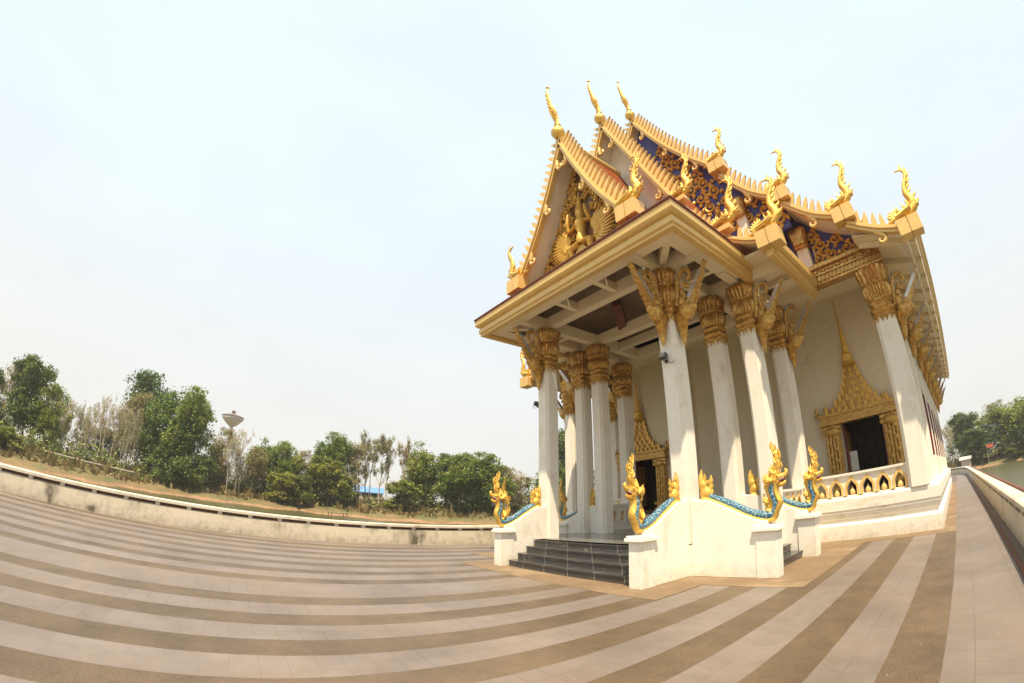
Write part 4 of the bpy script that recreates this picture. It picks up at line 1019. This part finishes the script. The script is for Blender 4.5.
# floodlights clamped on the two front columns
def flood(label, loc, rz):
    f = thing('floodlight', label, 'lamp', loc, rz, 'floodlights on the porch columns')
    link('housing', MB().box(-.09, .09, -.20, -.10, -.02, .12).box(-.075, .075, -.10, -.07, .0, .1).mesh('housing', 'metal', None, .008), f, world=False, rot=(R(-25), 0, 0))
    link('glass', MB().box(-.075, .075, -.206, -.201, -.005, .105).mesh('glass', 'lens'), f, world=False, rot=(R(-25), 0, 0))
    link('arm', MB().tube([(0, 0, 0), (0, -.1, 0), (.0, -.12, .05)], .014, 6).box(-.04, .04, -.012, 0, -.04, .04).mesh('arm', 'metal'), f, world=False)
    link('cable', MB().tube(spline([(.03, -.01, .0), (.10, -.03, -.05), (.2, -.02, -.06), (.25, -.006, -.01)], 4), .007, 5).mesh('cable', 'metal'), f, world=False)
flood('small grey floodlight on the front right corner column under its gold capital', (NX - .05, 8.035, 4.72), 0)
flood('small grey floodlight on the left front column of the porch', (LN - .245, 8.12, 4.62), -math.pi / 2)
sg = thing('notice_stand', 'small white notice panel standing inside the dark right doorway', 'sign', (-3.42, 16.5, FM))
link('panel', MB().box(-.13, .13, -.015, .015, .75, 1.42).mesh('panel', 'paper'), sg, world=False); link('post', MB().tube([(0, 0, 0), (0, 0, .75)], .02, 6).box(-.12, .12, -.1, .1, 0, .02).mesh('post', 'metal'), sg, world=False)

# ------------------------------------------------------------------ trees
def tree_mesh(kind, seed):
    g = random.Random(seed); tr = MB(); lv = MB()
    cfg = dict(d=(.10, 300, 48, .044, .50), g=(.12, 270, 46, .044, .50), o=(.14, 190, 38, .036, .46), s=(.24, 150, 30, .034, .42), b=(.30, 200, 15, .028, .38), y=(.0, 130, 50, .07, .52))[kind]
    z_lo, ncl, npl, ls, rad = cfg
    lobes = [(g.uniform(-.24, .24), g.uniform(-.24, .24), g.uniform(z_lo + .10, .84), g.uniform(.16, .30)) for _ in range(9)] + [(g.uniform(-.1, .1), g.uniform(-.1, .1), .86, .14)]
    tips = []
    nst = {'b': 2, 's': 2, 'y': 5}.get(kind, 1)
    for st_ in range(nst):
        bx_, by_ = (g.uniform(-.1, .1), g.uniform(-.1, .1)) if nst > 1 else (0, 0)
        ht = g.uniform(.72, .9) if kind in 'bs' else .62
        if kind == 'y': ht = .5
        pts = [(bx_, by_, -.03)]; 
        for i in range(1, 7): pts.append((bx_ + g.uniform(-.03, .03) * i * .6, by_ + g.uniform(-.03, .03) * i * .6, ht * i / 6))
        r0 = .022 if kind in 'dg' else (.020 if kind in 'bs' else .014)
        tr.tube(pts, [r0 * (1 - .75 * i / 6) for i in range(7)], 6)
        nb = {'b': 9, 's': 9}.get(kind, 12)
        for k in range(nb):
            i = g.randint(2, 5) if kind != 'y' else g.randint(0, 4); p0 = Vector(pts[i]); lb = g.choice(lobes)
            if kind in 'bs':
                a = g.uniform(0, 6.28); ln = g.uniform(.14, .32); p2 = p0 + Vector((math.cos(a) * ln * .75, math.sin(a) * ln * .75, ln * .9)); p2.z = min(p2.z, g.uniform(.72, .9))
            else: p2 = Vector(lb[:3]) + Vector((g.uniform(-1, 1), g.uniform(-1, 1), g.uniform(-.6, .8))) * lb[3] * .6
            p1 = (p0 + p2) / 2 + Vector((g.uniform(-.04, .04), g.uniform(-.04, .04), -.02)); rr = r0 * (.45 if kind in 'dgo' else .4)
            tr.tube([p0, p1, p2], [rr, rr * .7, rr * .25], 5); tips.append(p2)
            for _ in range(3 if kind in 'bs' else 1):
                q = p1.lerp(p2, g.uniform(.2, .9)); e = q + Vector((g.uniform(-.12, .12), g.uniform(-.12, .12), g.uniform(.02, .13))); e.z = min(e.z, .96); tr.tube([q, (q + e) / 2 + Vector((.01, 0, .01)), e], [rr * .4, rr * .3, rr * .15], 4); tips.append(e)
    for c in range(ncl):
        if kind in 'bs' or g.random() < .25 and tips: cpt = g.choice(tips) + Vector((g.uniform(-.03, .03), g.uniform(-.03, .03), g.uniform(-.02, .04))); cr = g.uniform(.035, .07)
        else:
            lb = g.choice(lobes); v = Vector((g.gauss(0, 1), g.gauss(0, 1), g.gauss(0, 1))).normalized() * lb[3] * g.uniform(.55, 1.0) ** .5
            cpt = Vector(lb[:3]) + Vector((v.x, v.y, v.z * .8)); cr = g.uniform(.05, .10)
        if kind == 'y': cpt.z = abs(cpt.z) * .95
        cpt.z = max(cpt.z, z_lo * .8 + .02)
        for k in range(npl):
            o_ = Vector((g.gauss(0, .5), g.gauss(0, .5), g.gauss(0, .38))) * cr; p_ = cpt + o_
            if p_.z > .99: p_.z = 1 - g.random() * .12
            s = ls * g.uniform(.5, 1.15); a = Vector((g.gauss(0, 1), g.gauss(0, 1), g.gauss(0, .6))).normalized(); nb_ = (a.cross(Vector((g.gauss(0, .5), g.gauss(0, .5), 1)))).normalized()
            lv.add([p_ - a * s * .5, p_ + nb_ * s * .3, p_ + a * s * .55, p_ - nb_ * s * .3], [(0, 1, 2, 3)])
    lm = dict(d='leaf_d', g='leaf_g', o='leaf_o', s='leaf_o', b='leaf_b', y='leaf_y')[kind]
    return tr.mesh('trunk', 'palebark' if kind in 'bs' else 'bark', 60), lv.mesh('crown', lm)
mb = MB(); g_ = random.Random(11)
for c in range(760):
    if c < 620: a = g_.uniform(-124, -46)
    else: a = g_.uniform(-1.5, 16)
    d = g_.triangular(6, 26, 18); rr = lerp_tab(SH, a) + d; x, y = rr * math.sin(R(a)), rr * math.cos(R(a)); z = ground_z(x, y); h = g_.uniform(.8, 2.6) * (1.4 if g_.random() < .2 else 1); wq = g_.uniform(.9, 2.2); h *= .35 if -78 < a < -70 else (.3 if d < 11 else 1.15)
    for k in range(46):
        p_ = Vector((x + g_.gauss(0, .5) * wq, y + g_.gauss(0, .5) * wq, z + abs(g_.gauss(0, .5)) * h)); q = g_.uniform(.25, .55); a_ = Vector((g_.gauss(0, 1), g_.gauss(0, 1), g_.gauss(0, .7))).normalized(); b_ = a_.cross(Vector((g_.gauss(0, .5), g_.gauss(0, .5), 1))).normalized()
        mb.add([p_ - a_ * q * .5, p_ + b_ * q * .3, p_ + a_ * q * .55, p_ - b_ * q * .3], [(0, 1, 2, 3)], c % 3)
tag(link('undergrowth', mb.mesh('undergrowth', ['leaf_d', 'leaf_o', 'leaf_y'])), 'tangled low scrub growing under the trees on the far banks', None, None, 'stuff')
TREES = [
('d',-54.0,-30.5,8.5,4.6,'dark dense tree cut off by the left edge of the picture'),
('o',-61.7,-33.0,10.5,4.4,'thin yellowish tree at the far left, behind the dark edge tree'),
('d',-59.4,-28.7,11.7,6.6,'tallest dark green tree in the left corner group'),
('g',-58.9,-25.1,9.0,4.4,'green tree on the right shoulder of the left corner group, before the bare row'),
('y',-47.1,-24.3,2.4,3.0,'bright yellow green bush at the left edge just above the wall'),
('b',-58.7,-22.8,8.3,2.4,'bare pale tree beginning the leafless row, beside the left corner group'),
('b',-60.2,-21.7,8.1,2.4,'bare pale tree second from left in the leafless row'),
('b',-58.8,-19.8,7.9,2.2,'bare pale tree third from left in the leafless row'),
('b',-62.9,-19.9,9.0,2.4,'bare pale tree fourth from left in the leafless row'),
('b',-61.4,-18.2,10.3,2.8,'tallest pale tree of the leafless row, above the log rail'),
('b',-60.8,-16.6,9.6,2.4,'pale tree right of the tallest one in the leafless row'),
('b',-60.2,-15.0,9.2,2.2,'bare pale tree second from the right end of the leafless row'),
('b',-63.3,-14.6,9.3,2.2,'bare pale tree at the right end of the leafless row, by the pale roof'),
('d',-74.2,-16.3,16.4,7.0,'tallest tree on the left bank with a dark rounded crown above its neighbours'),
('o',-70.0,-16.7,12.1,4.4,'brownish olive tree just left of the tallest rounded crown'),
('g',-67.2,-10.7,13.0,6.8,'bright green tree right below the tallest rounded crown'),
('g',-61.9,-7.2,12.8,6.0,'broad bright green tree just left of the water tower'),
('d',-59.6,-7.2,7.8,6.4,'low dark tree under the broad green one left of the water tower'),
('b',-66.0,0.4,10.1,3.8,'bare greyish tree just right of the water tower'),
('b',-64.0,-1.0,8.5,2.6,'slim bare tree in front of the water tower shaft'),
('o',-66.0,2.5,7.3,3.6,'olive tree low between the tower and the next green tree'),
('g',-67.9,4.0,9.2,5.6,'rounded green tree first to the right of the bare tower trees'),
('g',-65.7,6.4,8.8,4.2,'green tree second to the right of the bare tower trees'),
('y',-61.7,6.3,4.3,4.0,'low olive yellow bush under the green trees right of the tower'),
('d',-61.4,8.7,4.1,3.2,'small dark bush right of the low yellow bush'),
('o',-67.3,9.6,8.0,4.0,'thin olive tree halfway between the tower and the blue roof'),
('g',-67.0,11.7,9.8,3.8,'narrow green tree left of the tall tree by the blue roof'),
('g',-65.5,14.2,10.9,5.0,'tall loose green tree just left of the blue roof'),
('y',-62.7,13.1,7.2,5.6,'bright low green tree in front of the tall one left of the blue roof'),
('o',-65.7,17.4,9.9,4.0,'dull olive tree directly left above the blue roof'),
('s',-67.2,19.6,12.7,4.0,'thinly leaved tall tree directly above the blue roof'),
('s',-64.5,21.4,12.3,4.0,'thinly leaved tall tree at the right end of the blue roof'),
('s',-67.3,25.6,12.5,3.0,'slender thinly leaved tree apart to the right of the blue roof'),
('y',-58.0,21.9,4.9,4.0,'yellow green shrub at the bank foot right of the blue roof'),
('g',-60.6,26.1,11.1,5.6,'tall green tree standing right of the thinly leaved trees'),
('d',-60.9,30.2,9.5,4.6,'dark green tree behind the broad crowns left of the porch'),
('g',-56.3,30.3,9.3,7.0,'broad green tree left of the front naga head'),
('g',-54.5,33.5,9.6,7.8,'broad green tree right behind the front naga head'),
('o',-56.1,38.4,7.8,5.2,'pale olive tree between the naga and the leftmost column'),
('o',-59.5,44.0,6.7,5.2,'hazy low tree touching the leftmost porch column'),
('d',-54.6,46.9,14.5,7.6,'tall dark tree rising behind the leftmost porch column'),
('o',-57.2,55.9,8.0,7.6,'olive tree seen in slits between the left porch columns'),
('b',-1.2,108.0,9.2,4.0,'bare pinkish tree at the end of the right path'),
('o',1.5,118.0,10.6,6.4,'olive tree behind the bare one at the end of the right path'),
('d',3.2,112.0,11.2,8.0,'rounded grey green tree left of the tall right bank trees'),
('d',4.8,103.9,6.9,8.4,'dark low tree beside the small house beyond the right path'),
('o',10.5,115.5,11.8,8.6,'feathery olive tree topping the right bank group'),
('g',10.9,103.4,9.8,8.0,'green tree in the middle of the right bank group'),
('g',14.3,99.0,10.4,10.0,'big bright green tree near the right picture edge'),
('d',18.9,94.1,10.2,10.0,'dark green tree cut off by the right picture edge'),
('y',12.9,95.1,2.4,7.0,'low green bush on the right bank below the big tree'),
]
PROTO = {}
for k, c in dict(d=3, g=4, o=3, s=2, b=4, y=2).items():
    PROTO[k] = [tree_mesh(k, 100 + i * 17 + ord(k)) for i in range(c)]
cnt = {}
TREES += [('o', -70, -27, 8, 5, 'dry olive tree deep behind the left corner group')] if 0 else []
TREES += [('o', -68, -27.5, 7.6, 5, 'scrubby olive tree in the gap left of the leafless row'), ('o', -70, -24, 6.6, 4.6, 'scrubby tree low behind the second and third leafless trees'),
('d', -71, -20.5, 6.0, 4.6, 'dark scrubby tree low behind the middle of the leafless row'), ('o', -67.5, -2.2, 9.4, 4.4, 'grey olive tree with its top just under the water tower bowl'), ('o', -69.5, -17.2, 6.8, 4.4, 'scrubby olive tree low behind the tallest leafless tree'),
('d', -66, -12.6, 7.0, 4.4, 'dark low tree beside the pale roofed house'), ('d', -70, -3.4, 7.0, 3.6, 'dark tree hiding the lower shaft of the water tower'),
('o', -72, 1.4, 6.6, 5, 'olive scrub tree low behind the bare tree right of the tower'), ('d', -71, 8.6, 7.4, 4.4, 'dark tree low behind the small dark bush'),
('g', -70.5, 12.6, 7.0, 4.4, 'fresh green low tree deep behind the narrow green one'), ('o', -70, 16.0, 6.4, 4.2, 'olive low tree just left of the blue roof'),
('g', -69, 28.6, 7.0, 4.4, 'low green tree right of the slender thinly leaved tree'), ('d', -64, 33.0, 8.0, 5, 'dark tree deep behind the two broad green crowns'),
('g', -61, 38.4, 7.0, 5, 'green tree deep behind the pale olive one by the naga')]
for k, x, y, zt, wd, lab in TREES:
    i = cnt.get(k, 0); cnt[k] = i + 1; tm, cm = PROTO[k][i % len(PROTO[k])]
    z0 = ground_z(x, y) - .1; rz = rnd.uniform(0, 6.28)
    nm = 'bush' if k == 'y' else ('bare_tree' if k in 'bs' else 'tree')
    grp = {'b': 'bare pale trees on the banks', 's': 'thinly leaved tall trees', 'y': 'bushes on the banks'}.get(k, 'leafy trees on the banks')
    t_ = thing(nm, lab, 'bush' if k == 'y' else 'tree', (x, y, z0), rz, grp, (wd * 1.42, wd * 1.42, zt - z0))
    link('trunk', tm, t_, world=False); link('crown', cm, t_, world=False)

# ------------------------------------------------------------------ far things on the banks
wt = thing('water_tower', 'distant pale mushroom shaped water tower rising above the left trees', 'tower', (-110, -3, 1.0))
link('shaft', MB().lathe([(.45, -1), (.40, 13.9)], 16).mesh('shaft', 'steel', 60), wt, world=False)
link('bowl', MB().lathe([(.42, 13.5), (1.2, 14.0), (2.45, 15.2), (2.5, 15.35)], 24).mesh('bowl', 'steel', 40), wt, world=False)
link('band', MB().lathe([(2.45, 15.36), (2.6, 15.38), (2.6, 15.85), (2.45, 15.87)], 24).mesh('band', 'steel', 30), wt, world=False)
link('roof', MB().lathe([(2.75, 15.88), (2.75, 15.98), (1.4, 16.45), (.5, 16.6)], 24).mesh('roof', 'rust', 40), wt, world=False)
link('roof_hatch', MB().lathe([(.45, 16.55), (.45, 17.2), (.55, 17.22), (.1, 17.5)], 12).mesh('roof_hatch', 'rust', 40), wt, world=False)
def shed(name, label, x, y, z, rz, lx, ly, h, rise, wallm, roofm, doors=1):
    o = thing(name, label, 'building', (x, y, z), rz)
    link('wall', MB().box(-lx / 2, lx / 2, -ly / 2, ly / 2, -1, h).mesh('wall', wallm), o, world=False)
    link('roof', MB().prism([(-ly / 2 - .3, h), (0, h + rise), (ly / 2 + .3, h), (ly / 2 + .3, h + .1), (0, h + rise + .12), (-ly / 2 - .3, h + .1)], -lx / 2 - .3, lx / 2 + .3, 'yz').mesh('roof', roofm), o, world=False)
    for i in range(doors):
        xx = -lx / 2 + (i + 1) * lx / (doors + 1); link('door' if i == 0 else 'window', MB().box(xx - .5, xx + .5, -ly / 2 - .04, -ly / 2 - .003, .0 if i == 0 else 1.0, 2.0).mesh('door', 'dark'), o, world=False)
shed('blue_roof_shed', 'low shed with a bright blue sheet roof behind the bank grass', -81.6, 23.6, .9, R(75), 6.4, 4, 1.9, 1.0, 'housewall', 'bluetin', 3)
shed('pale_roof_house', 'low house with a pale roof half hidden behind the bare trees', -78.6, -14.4, -.2, R(100), 5, 4, 1.7, .5, 'housewall', 'paletin', 2)
shed('white_wall_house', 'small pale walled house glimpsed under the trees left of the blue roof', -80, 10.5, .5, R(85), 5, 4, 2.2, .7, 'paletin', 'rust', 2)
shed('path_end_house', 'tiny pale house at the end of the right hand path', 1.9, 100, .2, R(-5), 1.8, 3, 1.1, .5, 'housewall', 'paletin', 0)
lr = thing('log_rail', 'long grey fallen log rail lying on posts below the bare trees', 'fence', (-54.3, -17.3, .3))
mb = MB(); pts = [(-52.6, -22.2, .95), (-53.5, -19.4, .9), (-54.3, -17.3, .85), (-55.7, -12.2, .8)]
link('pole', MB().tube([(x + 54.3, y + 17.3, z - .3) for x, y, z in pts], .10, 6).mesh('pole', 'palebark', 60), lr, world=False)
for x, y, z in pts + [(-55, -14.8, .82)]: link('post', MB().tube([(x + 54.3, y + 17.3, -1.2), (x + 54.3, y + 17.3, z - .3)], .07, 6).mesh('post', 'wood'), lr, world=False)
rf = thing('landing_stage', 'small wooden landing stage at the water edge below the bushes', 'jetty', (-53.6, 12.2, -.8), R(12))
link('deck', MB().box(-.6, .6, -1.1, 1.1, .38, .47).mesh('deck', 'wood'), rf, world=False)
for x, y in ((-.5, -1), (.5, -1), (-.5, 1), (.5, 1)): link('post', MB().tube([(x, y, -1), (x, y, .38)], .06, 6).mesh('post', 'wood'), rf, world=False)
fl = thing('red_flag', 'small red flag on a thin pole in front of the right bank trees', 'flag', (6.0, 94.8, ground_z(6, 94.8)))
link('pole', MB().tube([(0, 0, -.3), (0, 0, 4.75)], .03, 6).mesh('pole', 'steel'), fl, world=False)
link('cloth', MB().prism([(.03, 4.05), (.6, 4.0), (1.2, 4.07), (1.2, 4.6), (.6, 4.55), (.03, 4.65)], -.01, .01).mesh('cloth', 'redcloth'), fl, world=False)

# dry-season haze: one even volume round the whole place
hz = MB().box(-3300, 3300, -3300, 3300, -4.2, 24)
m = bpy.data.materials.new('haze_air'); m.use_nodes = True; t = m.node_tree; t.nodes.clear()
o_ = t.nodes.new('ShaderNodeOutputMaterial'); v_ = t.nodes.new('ShaderNodeVolumePrincipled'); v_.inputs['Density'].default_value = .0007; v_.inputs['Color'].default_value = (.93, .92, .89, 1); v_.inputs['Anisotropy'].default_value = .2
t.links.new(v_.outputs[0], o_.inputs['Volume']); MT['haze'] = m
tag(link('haze', hz.mesh('haze', 'haze')), kind='stuff')
